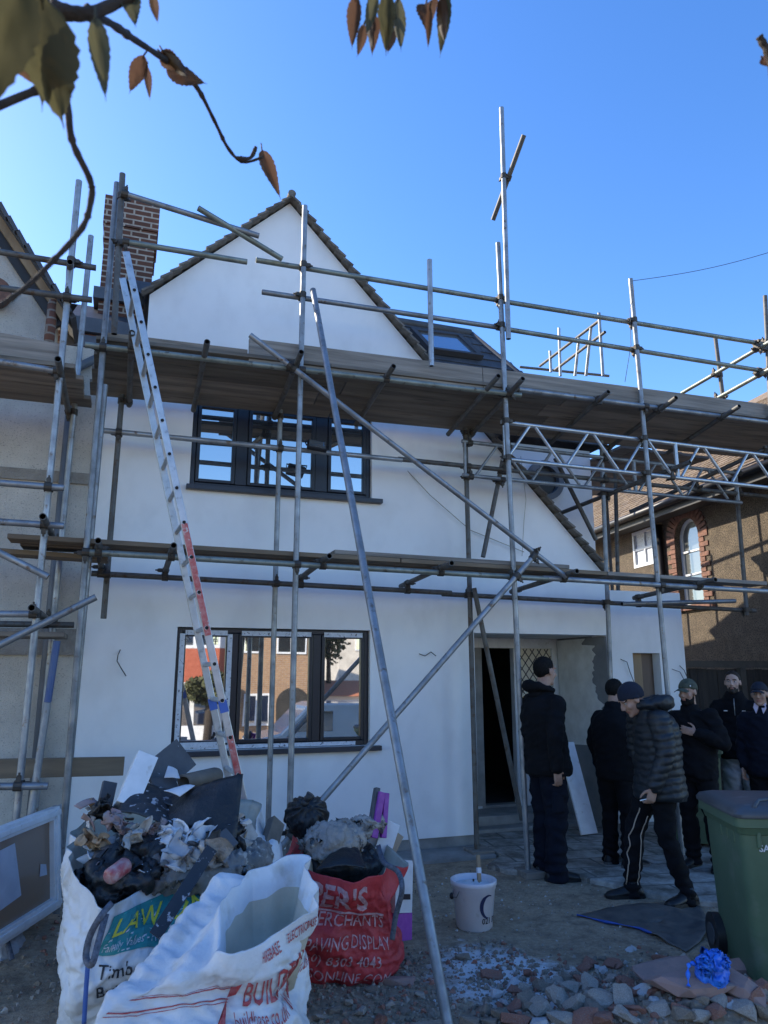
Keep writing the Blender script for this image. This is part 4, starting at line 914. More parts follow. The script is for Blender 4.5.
def limb(m, pts, rad, n=16):
    """tapering limb through joints, with rounded joints"""
    P, Rr = [], []
    for i in range(len(pts)-1):
        for k in range(6): P.append(V(pts[i]).lerp(V(pts[i+1]), k/6)); Rr.append(rad[i]+(rad[i+1]-rad[i])*(k/6))
    P.append(V(pts[-1])); Rr.append(rad[-1]); m.path(P, Rr, n)
    for p, r in zip(pts, rad): m.ell(p, (r*1.0, r*1.0, r*1.0), 14, 9)
def curve_at(tab, x):
    if x <= tab[0][0]: return tab[0][1]
    for (a, b), (c, d) in zip(tab, tab[1:]):
        if x <= c: return b+(d-b)*(x-a)/(c-a)
    return tab[-1][1]
def sstep(a, b, x): t = max(0, min(1, (x-a)/(b-a))); return t*t*(3-2*t)
def hand(m, wrist, d, n, thumb, curl=.35, spread=.06, s=1.0, point=None):
    """palm with four unequal bent fingers and a thumb leaving its side; d towards the fingers, n out of the palm, thumb sideways"""
    d, n = V(d).normalized(), V(n).normalized(); t = V(thumb); t = (t-d*t.dot(d)); t = (t-n*t.dot(n)).normalized(); w = V(wrist)
    rings = []
    for q, hw, ht in ((-.02, .027, .021), (.0, .028, .020), (.03, .037, .017), (.065, .042, .015), (.09, .041, .012), (.098, .034, .007)):
        rings.append([w+d*(q*s)+t*(hw*s*math.cos(a))+n*(ht*s*math.sin(a)) for a in [2*math.pi*k/14 for k in range(14)]])
    m.loft(rings)
    for i, (off, L) in enumerate(((.030, .072), (.010, .080), (-.010, .074), (-.029, .058))):
        p = w+d*(.082*s)+t*(off*s); a = 0; P = [p]; dd = (d+t*(spread*(1.2-i)*.8)).normalized()
        for k, seg in enumerate((.46, .30, .24)):
            a += curl*(.6 if k == 0 else 1.0)*(1+.12*i); p = p+(dd*math.cos(a)+n*math.sin(a))*(L*seg*s); P.append(p)
        m.path(P, [.0092*s, .0088*s, .0078*s, .0062*s], 9); m.ell(P[-1], (.0064*s,)*3, 8, 6)
    p = w+d*(.018*s)+t*(.026*s); P = [p, p+(d*.5+t*.75+n*.25).normalized()*.04*s]; P.append(P[-1]+(d*.85+t*.35+n*.3).normalized()*.032*s); P.append(P[-1]+(d*.95+t*.1+n*.3).normalized()*.026*s)
    m.path(P, [.0135*s, .012*s, .0098*s, .0075*s], 9); m.ell(P[-1], (.0076*s,)*3, 8, 6)
class Person:
    def __init__(s, label, x, y, z0, heading, height, hyaw=0, hpitch=0, lean=0, leanside=0, pose=None, group='men standing in the front garden'):
        s.k = height/1.75; s.base = V((x, y, z0)); h = R(heading); s.f = V((math.cos(h), math.sin(h), 0)); s.s = V((-math.sin(h), math.cos(h), 0)); s.u = V((0, 0, 1))
        J = dict(pel=(0, 0, .93), neck=(lean, leanside, 1.47), lhip=(0, .09, .86), rhip=(0, -.09, .86), lk=(.03, .10, .48), rk=(.03, -.10, .48), la=(-.01, .105, .085), ra=(-.01, -.105, .085),
                 lsh=(lean*.95-.005, .178, 1.375), rsh=(lean*.95-.005, -.178, 1.375), le=(lean*.6-.03, .235, 1.13), re=(lean*.6-.03, -.235, 1.13), lw=(lean*.5+.05, .225, .885), rw=(lean*.5+.05, -.225, .885), head=(lean*1.12+.03, leanside*1.1, 1.625))
        if pose: J.update(pose)
        s.J = {k: s.P(v) for k, v in J.items()}; s.hyaw, s.hpitch = hyaw, hpitch
        hm = Matrix((s.f, s.s, s.u)).transposed(); s.HM = hm @ Matrix.Rotation(R(hyaw), 3, 'Z') @ Matrix.Rotation(R(hpitch), 3, 'Y'); s.HI = s.HM.inverted()
        s.label = label; s.group = group; s.side = s.s; s.tf = []
    def P(s, v): return s.base+(s.f*v[0]+s.s*v[1]+s.u*v[2])*s.k
    def H(s, v): return s.J['head']+s.HM @ (V(v)*s.k)
    def D(s, v): return s.f*v[0]+s.s*v[1]+s.u*v[2]
    def hell(s, m, c, r, n=16, q=12): m.ell(s.H(c), tuple(a*s.k for a in r), n, q, s.HM)
    def spine(s, z):            # point on the trunk line at standing height z
        a, b = s.J['pel'], s.J['neck']; t = (z-.93)/(1.47-.93); p = a+(b-a)*t if t > 0 else a+s.u*((z-.93)*s.k)
        if 0 < t < 1: p = p - s.f*(.03*s.k*math.sin(math.pi*t)) 
        return p
    def trunk(s, m, rows, n=28):
        rings = []; ax = (s.J['neck']-s.J['pel']).normalized()
        for z, w_, d_, dx in rows:
            t = sstep(.80, 1.05, z); a = (s.u*(1-t)+ax*t).normalized(); fwd = (s.side.cross(a)).normalized(); c = s.spine(z)+fwd*(dx*s.k)
            rings.append([c+s.side*(w_*s.k*math.cos(q)*(1))+fwd*(d_*s.k*math.sin(q)) for q in [2*math.pi*k/n for k in range(n)]])
        m.loft(rings)
    def body(s, skin, hands):
        k = s.k; m = MB(); J = s.J
        s.hell(m, (-.016, 0, .034), (.098, .077, .094)); s.hell(m, (.034, 0, -.018), (.060, .061, .085)); s.hell(m, (.034, 0, -.072), (.052, .050, .044)); s.hell(m, (.074, 0, -.094), (.022, .026, .019))
        m.path([s.H((.088, 0, .024)), s.H((.106, 0, .0)), s.H((.113, 0, -.018))], [.008*k, .010*k, .0125*k], 10); s.hell(m, (.112, 0, -.022), (.013, .012, .010))
        for q in (1, -1):
            s.hell(m, (.103, .012*q, -.026), (.009, .009, .007)); s.hell(m, (.081, .030*q, .036), (.014, .028, .0095)); s.hell(m, (.064, .046*q, -.020), (.022, .016, .022)); s.hell(m, (-.004, .079*q, -.002), (.021, .008, .033))
        s.hell(m, (.088, 0, -.052), (.010, .023, .006)); s.hell(m, (.086, 0, -.062), (.010, .020, .0065))
        m.path([J['neck']-s.u*.04*k, J['neck'], s.H((-.016, 0, -.05)), s.H((-.012, 0, 0))], [.070*k, .060*k, .055*k, .055*k], 18)
        limb(m, [J['pel'], s.spine(1.2), s.spine(1.40)], [.10*k, .095*k, .085*k])
        for q in 'lr':
            limb(m, [s.spine(1.40), J[q+'sh'], J[q+'e'], J[q+'w']], [.06*k, .052*k, .037*k, .027*k]); limb(m, [J['pel'], J[q+'hip'], J[q+'k'], J[q+'a']], [.09*k, .078*k, .052*k, .035*k])
            limb(m, [J[q+'a'], J[q+'a']+s.footdir(q)*.07*k-s.u*.055*k], [.030*k, .018*k])
            d, n, t, c = hands.get(q, ((.15, 0, -1), None, (1, 0, 0), .4)); n = n or ((0, -1, 0) if q == 'l' else (0, 1, 0))
            hand(m, J[q+'w']+s.D(d).normalized()*.012*k, s.D(d), s.D(n), s.D(t), c, s=k)
        me = remesh(m, .0068, 3)
        for e in (1, -1):
            c = s.H((.092, .031*e, .012))
            for v in me.vertices:
                g = (v.co-c).length
                if g < .03: v.co -= (s.HM @ V((1, 0, 0)))*(.009*math.exp(-(g/.0125)**2))
        me.materials.append(MATS[skin]); me.materials.append(MATS['lip']); me.polygons.foreach_set('use_smooth', [True]*len(me.polygons))
        for p in me.polygons:
            c = s.HI @ (p.center-J['head'])/k
            if c.x > .082 and abs(c.y) < .024 and -.068 < c.z < -.047: p.material_index = 1
        me.name = 'person'; s.me = me; o = link('person', me); tag(o, s.label, 'person', s.group); s.o = o
        for e in (1, -1):
            m = MB(); c = s.H((.0755, .031*e, .012)); m.ell(c, (.0108*k,)*3, 14, 10, s.HM)
            b = len(m.f); m.ell(s.H((.0822, .031*e-.001, .012)), (.0048*k, .0058*k, .0058*k), 10, 6, s.HM, 1); m.build('eye', ['eye white', 'iris'], o, smooth=True)
    def footdir(s, q): return (s.f+s.s*(.18 if q == 'l' else -.18)).normalized() if not hasattr(s, 'fd') else s.D(s.fd[q]).normalized()
    def shell(s, name, mname, wfun, off, rough=0, seed=0):
        me = s.me; k = s.k; W = []; 
        for v in me.vertices:
            c = s.HI @ (v.co-s.J['head'])/k; W.append(wfun(c) if c.length < .2 else 0)
        idx = {}; m = MB()
        for p in me.polygons:
            if max(W[i] for i in p.vertices) > 0.02:
                f = []
                for i in p.vertices:
                    if i not in idx:
                        v = me.vertices[i]; idx[i] = len(m.v); m.v.append(v.co+v.normal*((off*W[i]-.0015)*k*(1+rough*noise.noise(v.co*150+V((seed, 0, 0)))*1.3)))
                    f.append(idx[i])
                m.f.append(tuple(f)); m.m.append(0)
        return m.build(name, mname, s.o, smooth=True, fix=False)
    def hair(s, mname, tab, off=.010, name='hair', rough=.9, ear=True):
        return s.shell(name, mname, lambda c: sstep(0, .018, c.z-curve_at(tab, c.x)+.010*noise.noise(c*60))*(0 if ear and abs(c.y) > .074 and abs(c.x+.004) < .024 and abs(c.z) < .033 else 1), off, rough)
    def beard(s, mname, off=.007, full=1):
        def w(c):
            if c.x < .0: return 0
            line = curve_at([(0, -.015), (.03, -.052), (.06, -.062), (.082, -.044), (.12, -.038)], c.x); a = sstep(0, .010, line-c.z)
            if abs(c.y) < .019 and c.x > .075 and -.069 < c.z < -.048: a = 0
            return a*sstep(-.13, -.105, c.z)*full
        s.shell('beard', mname, w, off, .5); 
    def brows(s, mname): s.shell('eyebrows', mname, lambda c: sstep(.012, .016, abs(c.y))*sstep(.052, .046, abs(c.y))*sstep(.006, .003, abs(c.z-.0335+.15*max(0, abs(c.y)-.035)))*(1 if c.x > .05 else 0), .0045)
    def cap(s, mname, brim=True, tab=[(-.12, .004), (.0, .034), (.10, .058)], off=.013):
        o = s.shell('cap', mname, lambda c: sstep(0, .004, c.z-curve_at(tab, c.x)), off)
        if brim:
            m = MB(); top, bot = [], []
            for i in range(17):
                a = R(-62+124*i/16); x0, y0 = .075+.018*math.cos(a), .076*math.sin(a); L = .075*math.cos(a*1.15)**.6 if abs(a) < 1.08 else 0
                for j in range(5):
                    q = j/4; x = x0+L*q+.008; y = y0*(1+.05*q); z = .057-.22*L*q-.55*y*y/.076*.9
                    top.append(s.H((x, y, z))); bot.append(s.H((x, y, z-.004)))
            f = []; nv = len(top)
            for i in range(16):
                for j in range(4):
                    a_ = i*5+j; f.append((a_, a_+1, a_+6, a_+5)); f.append((nv+a_, nv+a_+5, nv+a_+6, nv+a_+1))
            for i in range(16): f.append((i*5+4, nv+i*5+4, nv+i*5+9, i*5+9)); f.append((i*5, i*5+5, nv+i*5+5, nv+i*5))
            m.add(top+bot, f); m.build('brim', mname, o, smooth=True)
        return o
    def wear(s, name, m, mname, vox=.011, fold=.006, fs=7, seed=0, puff=None, extra=None, sm=4):
        me = remesh(m, vox, sm); nrm = [v.normal.copy() for v in me.vertices]
        for v, nn in zip(me.vertices, nrm):
            c = v.co; loc = V(((c-s.base).dot(s.f), (c-s.base).dot(s.s), (c-s.base).z))
            q = noise.noise(V((loc.x*fs, loc.y*fs, loc.z*fs*1.4+seed)))+.6*noise.noise(V((loc.x*fs*2.3+seed, loc.y*fs*2.3, loc.z*fs*2.0)))
            r = 1-abs(noise.noise(V((loc.x*fs*.9-seed, loc.y*fs*.9, loc.z*fs*1.9+loc.x*6+loc.y*4))))*2.2; r2 = 1-abs(noise.noise(V((loc.x*fs*2-seed, loc.y*fs*2+loc.z*8, loc.z*fs*2.6-loc.x*9))))*2.4
            d = fold*(q*.9+r*1.25+r2*.6)
            if puff: d += puff(loc)
            if extra: d += extra(loc)
            v.co = c+nn*d
        me.name = name; me.materials.append(MATS[mname]); me.polygons.foreach_set('use_smooth', [True]*len(me.polygons)); return link(name, me, s.o)
    def jacket(s, mname, hem=.80, arm=1.0, w=1.0, vox=.011, fold=.006, seed=0, puff=None, collar=.0, neck=.062, name='jacket', hemw=.0):
        k = s.k; m = MB(); J = s.J
        s.trunk(m, [(hem, (.182+hemw)*w, (.135+hemw)*w, .01), (hem+.05, (.188+hemw)*w, (.140+hemw)*w, .01), (1.0, .188*w, .135*w, .012), (1.15, .195*w, .135*w, .005), (1.27, .196*w, .136*w, -.002), (1.345, .186*w, .124*w, -.006), (1.40, .148*w, .105*w, -.006), (1.445, .100+collar*.6, .086+collar*.5, -.002), (1.475, .076+collar, .076+collar*.6, .0), (1.505+collar, neck+collar*.6, neck+.006+collar*.5, .008)])
        for q in 'lr':
            a, b, c = J[q+'sh'], J[q+'e'], J[q+'w']
            limb(m, [s.spine(1.36), a-s.u*.012*k, a.lerp(b, .45), b, c+(b-c).normalized()*.015], [.085*k, .066*k*arm, .062*k*arm, .054*k*arm, .043*k*arm])
        return s.wear(name, m, mname, vox, fold, 7, seed, puff)
    def trousers(s, mname, wid=1.0, seed=0, top=1.0, ank=.062, fold=.008, bag=.0):
        k = s.k; m = MB(); J = s.J
        s.trunk(m, [(top, .160, .120, .005), (.93, .170, .128, .0), (.86, .176, .134, -.004), (.79, .165, .125, -.004)])
        for q in 'lr':
            h, kn, a = J[q+'hip'], J[q+'k'], J[q+'a']; e = a-s.u*.045*k+s.footdir(q)*.012*k
            limb(m, [h-s.u*.02*k, h.lerp(kn, .5), kn, kn.lerp(a, .5), a, e], [.098*k, .090*k*wid, .074*k*wid, .070*k*wid, ank*k*wid, (ank+.006)*k*wid])
        def stack(l): z = l.z/k; return .009*math.sin(z*88+3*noise.noise(V((l.x*9, l.y*9, seed))))*sstep(.30, .08, z)+.004*math.sin(z*50)*sstep(.6, .45, z)*sstep(.38, .47, z)
        return s.wear('trousers', m, mname, .0105, fold, 6, seed+5, None, stack)
    def shoes(s, mname, white=False):
        k = s.k*1.06
        for q in 'lr':
            a = s.J[q+'a']; fd = s.footdir(q); sd = s.u.cross(fd); g = V((a.x, a.y, a.z-.085*s.k)); tilt = getattr(s, 'heel', {}).get(q, 0)
            if tilt: fd = (fd-s.u*tilt).normalized()
            up_ = fd.cross(sd)*1.0; up_ = up_ if up_.z > 0 else -up_; rings = []; m = MB()
            for x, hw, ht in ((-.082, .022, .045), (-.07, .034, .075), (-.03, .038, .105), (.02, .040, .102), (.06, .044, .080), (.11, .048, .062), (.155, .046, .052), (.185, .036, .042), (.20, .016, .028)):
                ring = []
                for i in range(16):
                    t = 2*math.pi*i/16; zz = max(.012, (.5+.5*math.sin(t))*ht) if math.sin(t) > -.6 else .012; ring.append(g+fd*(x*k)+sd*(hw*k*math.cos(t)*(1 if math.sin(t) < .2 else 1-.35*math.sin(t)))+up_*(zz*k))
                rings.append(ring)
            m.tube(a-s.u*.035*k, a+s.u*.035*k, .052*k, 14, r1=.046*k)
            m.loft(rings); o = m.build('shoe', mname, s.o, smooth=True)
            m = MB(); lo, hi = [], []
            for x, hw in ((-.088, .018), (-.07, .036), (0, .041), (.07, .046), (.12, .051), (.17, .045), (.205, .018)): lo.append((x, hw)); hi.insert(0, (x, -hw))
            m.prism([g+fd*(x*k)+sd*(y*k) for x, y in lo+hi], up_*.022*k); m.build('sole', 'sole' if white else 'shoe black', o)
    def seam(s, name, side, legq, mname, offs):       # piping along the outside of a leg
        pass
HSHORT = [(-.115, -.062), (-.05, -.045), (-.025, -.012), (.015, .020), (.040, .066), (.065, .098), (.12, .105)]
# 1 - black hoodie, from behind
p = Person('man in black hooded top seen from behind before the doorway', 3.47, 5.80, gh(3.4, 5.8), 4, 1.79, 12, 2, .0, pose=dict(rw=(-.07, -.24, .87), re=(-.08, -.25, 1.12), rk=(.02, -.085, .48), lk=(.02, .085, .48), ra=(-.02, -.10, .085), la=(-.01, .07, .085)))
p.fd = {'l': (1, .05, 0), 'r': (1, -.30, 0)}
p.body('skin', {'r': ((.18, .05, -1), (0, 1, 0), (1, .2, 0), .5)}); p.hair('hair black', [(-.115, -.070), (-.07, -.055), (-.03, -.022), (.015, .022), (.040, .066), (.065, .098), (.12, .105)], .006)
p.jacket('cloth black', .80, 1.16, 1.17, fold=.0065, seed=1, hemw=.014); p.trousers('cloth navy', 1.10, 1, ank=.070, fold=.010); p.shoes('shoe black')
m = MB(); J = p.J                                                # hood lying on the shoulders
ring = []
for i in range(25):
    t = 2*math.pi*i/24; q = .5-.5*math.cos(t)
    ring.append(p.P((-.012+.085*math.cos(t)*1.0-.035*(math.cos(t) < 0), .098*math.sin(t), 1.495-.03*max(0, math.cos(t))+.015*max(0, -math.cos(t)))))
m.path(ring, [.022+.026*max(0, -math.cos(2*math.pi*i/24)) for i in range(25)], 12); m.ell(p.P((-.075, 0, 1.425)), (.055, .075, .10), 16, 10)
p.wear('hood', m, 'cloth black', .010, .005, 12, 3)
m = MB(); m.box(p.P((-.02, -.172, .60)), (.11, .045, .17), Matrix((p.f, p.s, p.u)).transposed()); m.build('cargo_pocket', 'cloth navy', p.o, bevel=.02)
# 2 - black jacket, behind the stooping man
p = Person('man with short dark hair in black jacket half hidden behind the stooping man', 4.16, 5.80, PVZ, 22, 1.55, -6, 12, .05)
p.fd = {'l': (1, .1, 0), 'r': (1, -.35, 0)}
p.body('skin', {}); p.hair('hair black', HSHORT, .008); p.jacket('cloth black', .79, 1.10, 1.10, seed=4, fold=.0065, collar=.018); p.trousers('cloth black', 1.0, 3); p.shoes('shoe black', True); p.brows('hair black')
# 3 - puffer jacket, stooping mid-stride
p = Person('stooping man in dark quilted puffer jacket and navy beanie holding a cigarette', 3.935, 4.93, gh(3.9, 5.1), 164, 1.69, 6, 34, .10, pose=dict(
    pel=(0, 0, .92), lhip=(.03, .09, .85), rhip=(.05, -.09, .85), lk=(.03, .11, .46), la=(-.09, .13, .10), rk=(.21, -.08, .47), ra=(.24, -.11, .085), lsh=(.045, .185, 1.35), rsh=(.08, -.175, 1.35), le=(.04, .25, 1.11), lw=(.15, .235, .86), re=(.08, -.235, 1.10), rw=(.06, -.17, .92), neck=(.05, 0, 1.43), head=(.185, 0, 1.495)))
p.fd = {'l': (.9, .35, 0), 'r': (1, -.05, 0)}; p.heel = {}
p.body('skin', {'l': ((.3, -.1, -1), (.2, -1, .1), (1, .2, .1), .75)}); p.brows('hair black')
p.cap('beanie', False, [(-.12, -.040), (-.02, .002), (.05, .036), (.10, .046)], .015)
ax = (p.J['neck']-p.J['pel']).normalized(); pel = p.J['pel'].copy(); sb = p.base.copy()
def quilt(loc):
    w_ = sb+p.f*loc.x+p.s*loc.y+p.u*loc.z; t = (w_-pel).dot(ax); return .010*abs(math.sin(t*math.pi/.054+.5*noise.noise(w_*5)))**.7-.005
jk = p.jacket('puffer', .76, 1.26, 1.22, .0095, .004, 9, quilt, collar=.025, hemw=.015)
m = MB()
ring = [p.P((.045+.085*math.cos(t)-.045*(math.cos(t) < 0), .105*math.sin(t), 1.475-.03*max(0, math.cos(t))+.0*max(0, -math.cos(t)))) for t in [2*math.pi*i/24 for i in range(25)]]
m.path(ring, [.036+.022*max(0, -math.cos(2*math.pi*i/24)) for i in range(25)], 12); m.ell(p.P((-.03, 0, 1.445)), (.07, .075, .085), 16, 10); p.wear('hood', m, 'puffer', .010, .008, 9, 6)
p.trousers('cloth black', .90, 7, ank=.055); p.shoes('shoe black')
tro = [c for c in p.o.children if c.name.startswith('trousers')][0]; from mathutils.bvhtree import BVHTree
bv = BVHTree.FromPolygons([v.co for v in tro.data.vertices], [tuple(q.vertices) for q in tro.data.polygons])
for dx in (-.012, .035):
    pts = []
    for i in range(40):
        t = .98-.74*i/39; c = p.J['rhip'].lerp(p.J['rk'], t*2) if t < .5 else p.J['rk'].lerp(p.J['ra'], (t-.5)*2)
        c = c+p.f*(dx*1.6); o_ = c+V((-.15, -1, .05)).normalized()*.5; hit = bv.ray_cast(o_, (c-o_).normalized())
        if hit[0] and (not pts or (hit[0]-pts[-1]).length < .09): pts.append(hit[0]+hit[1]*.002)
    if len(pts) > 4 and 1:
        m = MB(); m.path(pts, .0045, 6); m.build('piping', 'piping', tro, smooth=True)
cg = p.J['lw']+p.D((.3, -.1, -1)).normalized()*.09*p.k+p.f*.035; m = MB(); m.tube(cg, cg+p.f*.055+p.u*-.006+p.s*.02, .0042, 8)
tag(m.build('cigarette', 'logo white'), 'lit white cigarette held in the stooping man\'s hand', 'cigarette')
# 4 - green cap, hand on chest
p = Person('bearded man in green camouflage cap and black sweatshirt with hand on his chest', 4.78, 5.50, PVZ, 205, 1.55, -6, 6, .02, pose=dict(le=(.02, .30, 1.15), lw=(.17, .115, 1.245), lsh=(.01, .195, 1.405), re=(.0, -.24, 1.12), rw=(.16, -.16, 1.0), la=(-.02, .14, .085), lk=(.02, .12, .48)))
p.body('skin', {'l': ((.25, -1, .25), (-1, -.2, .0), (.15, .3, 1), .2)}); p.hair('hair brown', HSHORT, .006); p.beard('hair black', .011); p.brows('hair black'); cp = p.cap('cap green')
m = MB(); m.box(p.H((.055, .070, .072)), (.012, .004, .012), p.HM); m.build('badge', 'logo white', cp)
p.jacket('cloth black', .82, 1.06, 1.06, fold=.010, seed=12, neck=.066, name='sweatshirt'); p.trousers('cloth black', 1.0, 13); p.shoes('shoe black')
# 5 - bearded, dark jacket and grey trousers
p = Person('bearded bareheaded man in dark zipped jacket and light grey trousers', 5.96, 6.22, PVZ, 222, 1.625, -4, -2, .0, pose=dict(re=(.0, -.26, 1.13), rw=(.07, -.25, .90), lw=(.08, .24, .88)))
p.body('skin pale', {'r': ((.2, -.05, -1), (.2, 1, 0), (1, 0, 0), .5), 'l': ((.2, .05, -1), (.2, -1, 0), (1, 0, 0), .5)}); p.hair('hair brown', HSHORT, .009); p.beard('hair brown', .006); p.brows('hair black')
jk = p.jacket('cloth black', .84, 1.08, 1.06, fold=.009, seed=15, collar=.022, hemw=-.005); p.trousers('cloth grey', 1.06, 16, fold=.009); p.shoes('shoe black')
m = MB(); m.path([p.P((.078, .0, 1.50)), p.P((.125, .0, 1.40)), p.P((.142, 0, 1.28))], .0035, 6); m.build('zip', 'galv', jk, smooth=True); m = MB(); m.box(p.P((.137, .09, 1.33)), (.03, .03, .008), p.HM); m.box(p.P((.137, -.09, 1.33)), (.03, .03, .008), p.HM); m.build('badge', 'logo white', jk)
# 6 - navy cap at the edge
p = Person('older man in navy cap and dark jacket at the right edge', 5.66, 5.58, PVZ, 212, 1.52, 2, 2, .02)
p.body('skin', {'r': ((.2, -.05, -1), (.2, 1, 0), (1, 0, 0), .5)}); p.hair('hair brown', HSHORT, .004); p.brows('hair brown'); p.cap('cap navy')
jk = p.jacket('cloth navy', .80, 1.10, 1.12, fold=.009, seed=19, neck=.070); p.trousers('cloth black', 1.0, 20); p.shoes('shoe black')
m = MB()
for e in (1, -1): m.prism([p.P((.070, .012*e, 1.50)), p.P((.055, .055*e, 1.535)), p.P((.085, .062*e, 1.485)), p.P((.118, .035*e, 1.43))], p.D((.02, 0, .006)))
m.build('collar', 'collar pale', jk)
# ------------------------------------------------------------------ rubble sacks and their contents
mat('sack white', (.66, .67, .68), (.55, .56, .58), 4, .6, bmp=.35, bscale=9, bdist=.03, spots=(.44, .41, .36), spscale=7, splo=.55, sphi=.75)
mat('sack beige', (.52, .47, .37), (.40, .36, .28), 4, .75, bmp=.3, bscale=12, bdist=.03)
mat('sack red', (.50, .042, .05), (.36, .03, .038), 5, .6, bmp=.4, bscale=10, bdist=.03, spots=(.40, .10, .10), spscale=7, splo=.6, sphi=.8)
mat('print teal', (.02, .25, .25), (.03, .20, .21), 20, .6); mat('print yellow', (.60, .55, .05), None, 5, .6); mat('print white', (.62, .62, .64), (.45, .45, .47), 40, .6); mat('print pink', (.52, .36, .38), (.42, .20, .22), 45, .6); mat('print black', (.02, .022, .03), None, 5, .6); mat('print red', (.35, .025, .03), (.40, .12, .12), 40, .6)
mat('webbing', (.05, .055, .07), (.12, .13, .16), 60, .7); mat('webbing blue', (.06, .13, .38), None, 5, .7)
mat('bin bag', (.009, .0095, .011), (.016, .0165, .018), 5, .42, bmp=.6, bscale=14, bdist=.02); mat('membrane', (.016, .019, .024), (.028, .03, .035), 5, .5, bmp=.4, bscale=10, bdist=.02, spots=(.38, .38, .40), spscale=26, splo=.60, sphi=.66)
mat('clear film', (.36, .33, .30), (.22, .20, .18), 7, .18, bmp=.8, bscale=16, bdist=.03, spots=(.50, .48, .46), spscale=9, splo=.6, sphi=.75)
mat('purple card', (.20, .02, .26), (.26, .05, .32), 20, .5); mat('card', (.33, .25, .17), (.27, .20, .14), 8, .85); mat('card white', (.62, .63, .65), (.50, .51, .53), 9, .6); mat('board dark', (.085, .09, .10), (.06, .063, .07), 9, .7, spots=(.35, .35, .36), spscale=30, splo=.68, sphi=.74)
mat('felt roll', (.16, .135, .11), (.10, .09, .075), 9, .9); mat('can red', (.30, .05, .06), (.40, .28, .28), 26, .4); mat('rag', (.35, .22, .22), (.24, .22, .21), 12, .9); mat('heap dust', (.24, .23, .22), (.12, .118, .115), 9, .9, bmp=.5, bscale=30, spots=(.36, .35, .33), spscale=24, splo=.58, sphi=.66); mat('plasterboard', (.30, .29, .27), (.42, .41, .40), 14, .9)
def smoothloop(P, n, sharp=0):                  # closed Catmull-Rom through 3-D points
    out = []; L = len(P)
    for i in range(L):
        p_, p0, p1, p2 = P[i-1], P[i], P[(i+1) % L], P[(i+2) % L]
        for k in range(n):
            s = k/n; out.append((.5*((2*p0)+(p1-p_)*s+(2*p_-5*p0+4*p1-p2)*s*s+(3*p0-p_-3*p1+p2)*s**3)).lerp(p0.lerp(p1, s), sharp))
    return out
def spl(P, n):
    out = []; L = len(P)
    for i in range(L-1):
        p_, p0, p1, p2 = P[max(i-1, 0)], P[i], P[i+1], P[min(i+2, L-1)]
        for k in range(n):
            s = k/n; out.append(.5*((2*p0)+(p1-p_)*s+(2*p_-5*p0+4*p1-p2)*s*s+(3*p0-p_-3*p1+p2)*s**3))
    out.append(P[-1]); return out
def crumple(p, amp, fs, seed):        # flat facets between sharp creases, as in creased cloth and film
    a = noise.noise(V((p.x*fs*.6+seed, p.y*fs*.6, p.z*fs*.6))); w_ = V((noise.noise(p*fs*.8+V((seed, 0, 0))), noise.noise(p*fs*.8+V((0, seed, 3))), 0))*.5
    d1 = noise.voronoi(V((p.x*fs*.8+seed, p.y*fs*.8, p.z*fs*.55))+w_)[0]; d2 = noise.voronoi(V((p.x*fs*2.1+seed, p.y*fs*2.1, p.z*fs*1.5))+w_*1.5)[0]
    return amp*(a*.9+1.1*(min(.6, d1[1]-d1[0])-.25)+.55*(min(.6, d2[1]-d2[0])-.25))
def folds(p, amp, seed):                # long slack creases running down and across a hanging cloth
    a, z = p.x*.85+p.y*.53, p.z; rg = lambda q: (1-min(1, abs(q)*2.6))**2
    r1 = rg(noise.noise(V((a*7+z*4.5, z*1.6-a*.8, seed)))); r2 = rg(noise.noise(V((a*6-z*5, z*1.8+a*.6, seed+9)))); r3 = rg(noise.noise(V((a*17+z*7, z*7-a*4, seed+4)))); r4 = rg(noise.noise(V((a*3-z*2, z*11+a*3, seed+6))))
    return amp*(noise.noise(V((a*2.2, z*2.5, seed+2)))*1.6+r1*1.0-r2*.9+r3*.4-r4*.5)
import numpy as np
def creases(p, seed):                    # straight sharp folds crossing each other, as in crushed sheet
    r = random.Random(seed); s = 0
    for k in range(7):
        d = V((r.uniform(-1, 1), r.uniform(-1, 1), r.uniform(-1, 1))).normalized(); f = r.uniform(2.4, 7.5); t = p.dot(d)*f+r.random()*9+.30*noise.noise(p*2.3+V((k*3.1, seed, 0)))
        s += (abs((t % 1)*2-1)*2-1)*sstep(-.25, .35, noise.noise(p*2.1+V((seed, k*2.7, 1))))/f
    return s
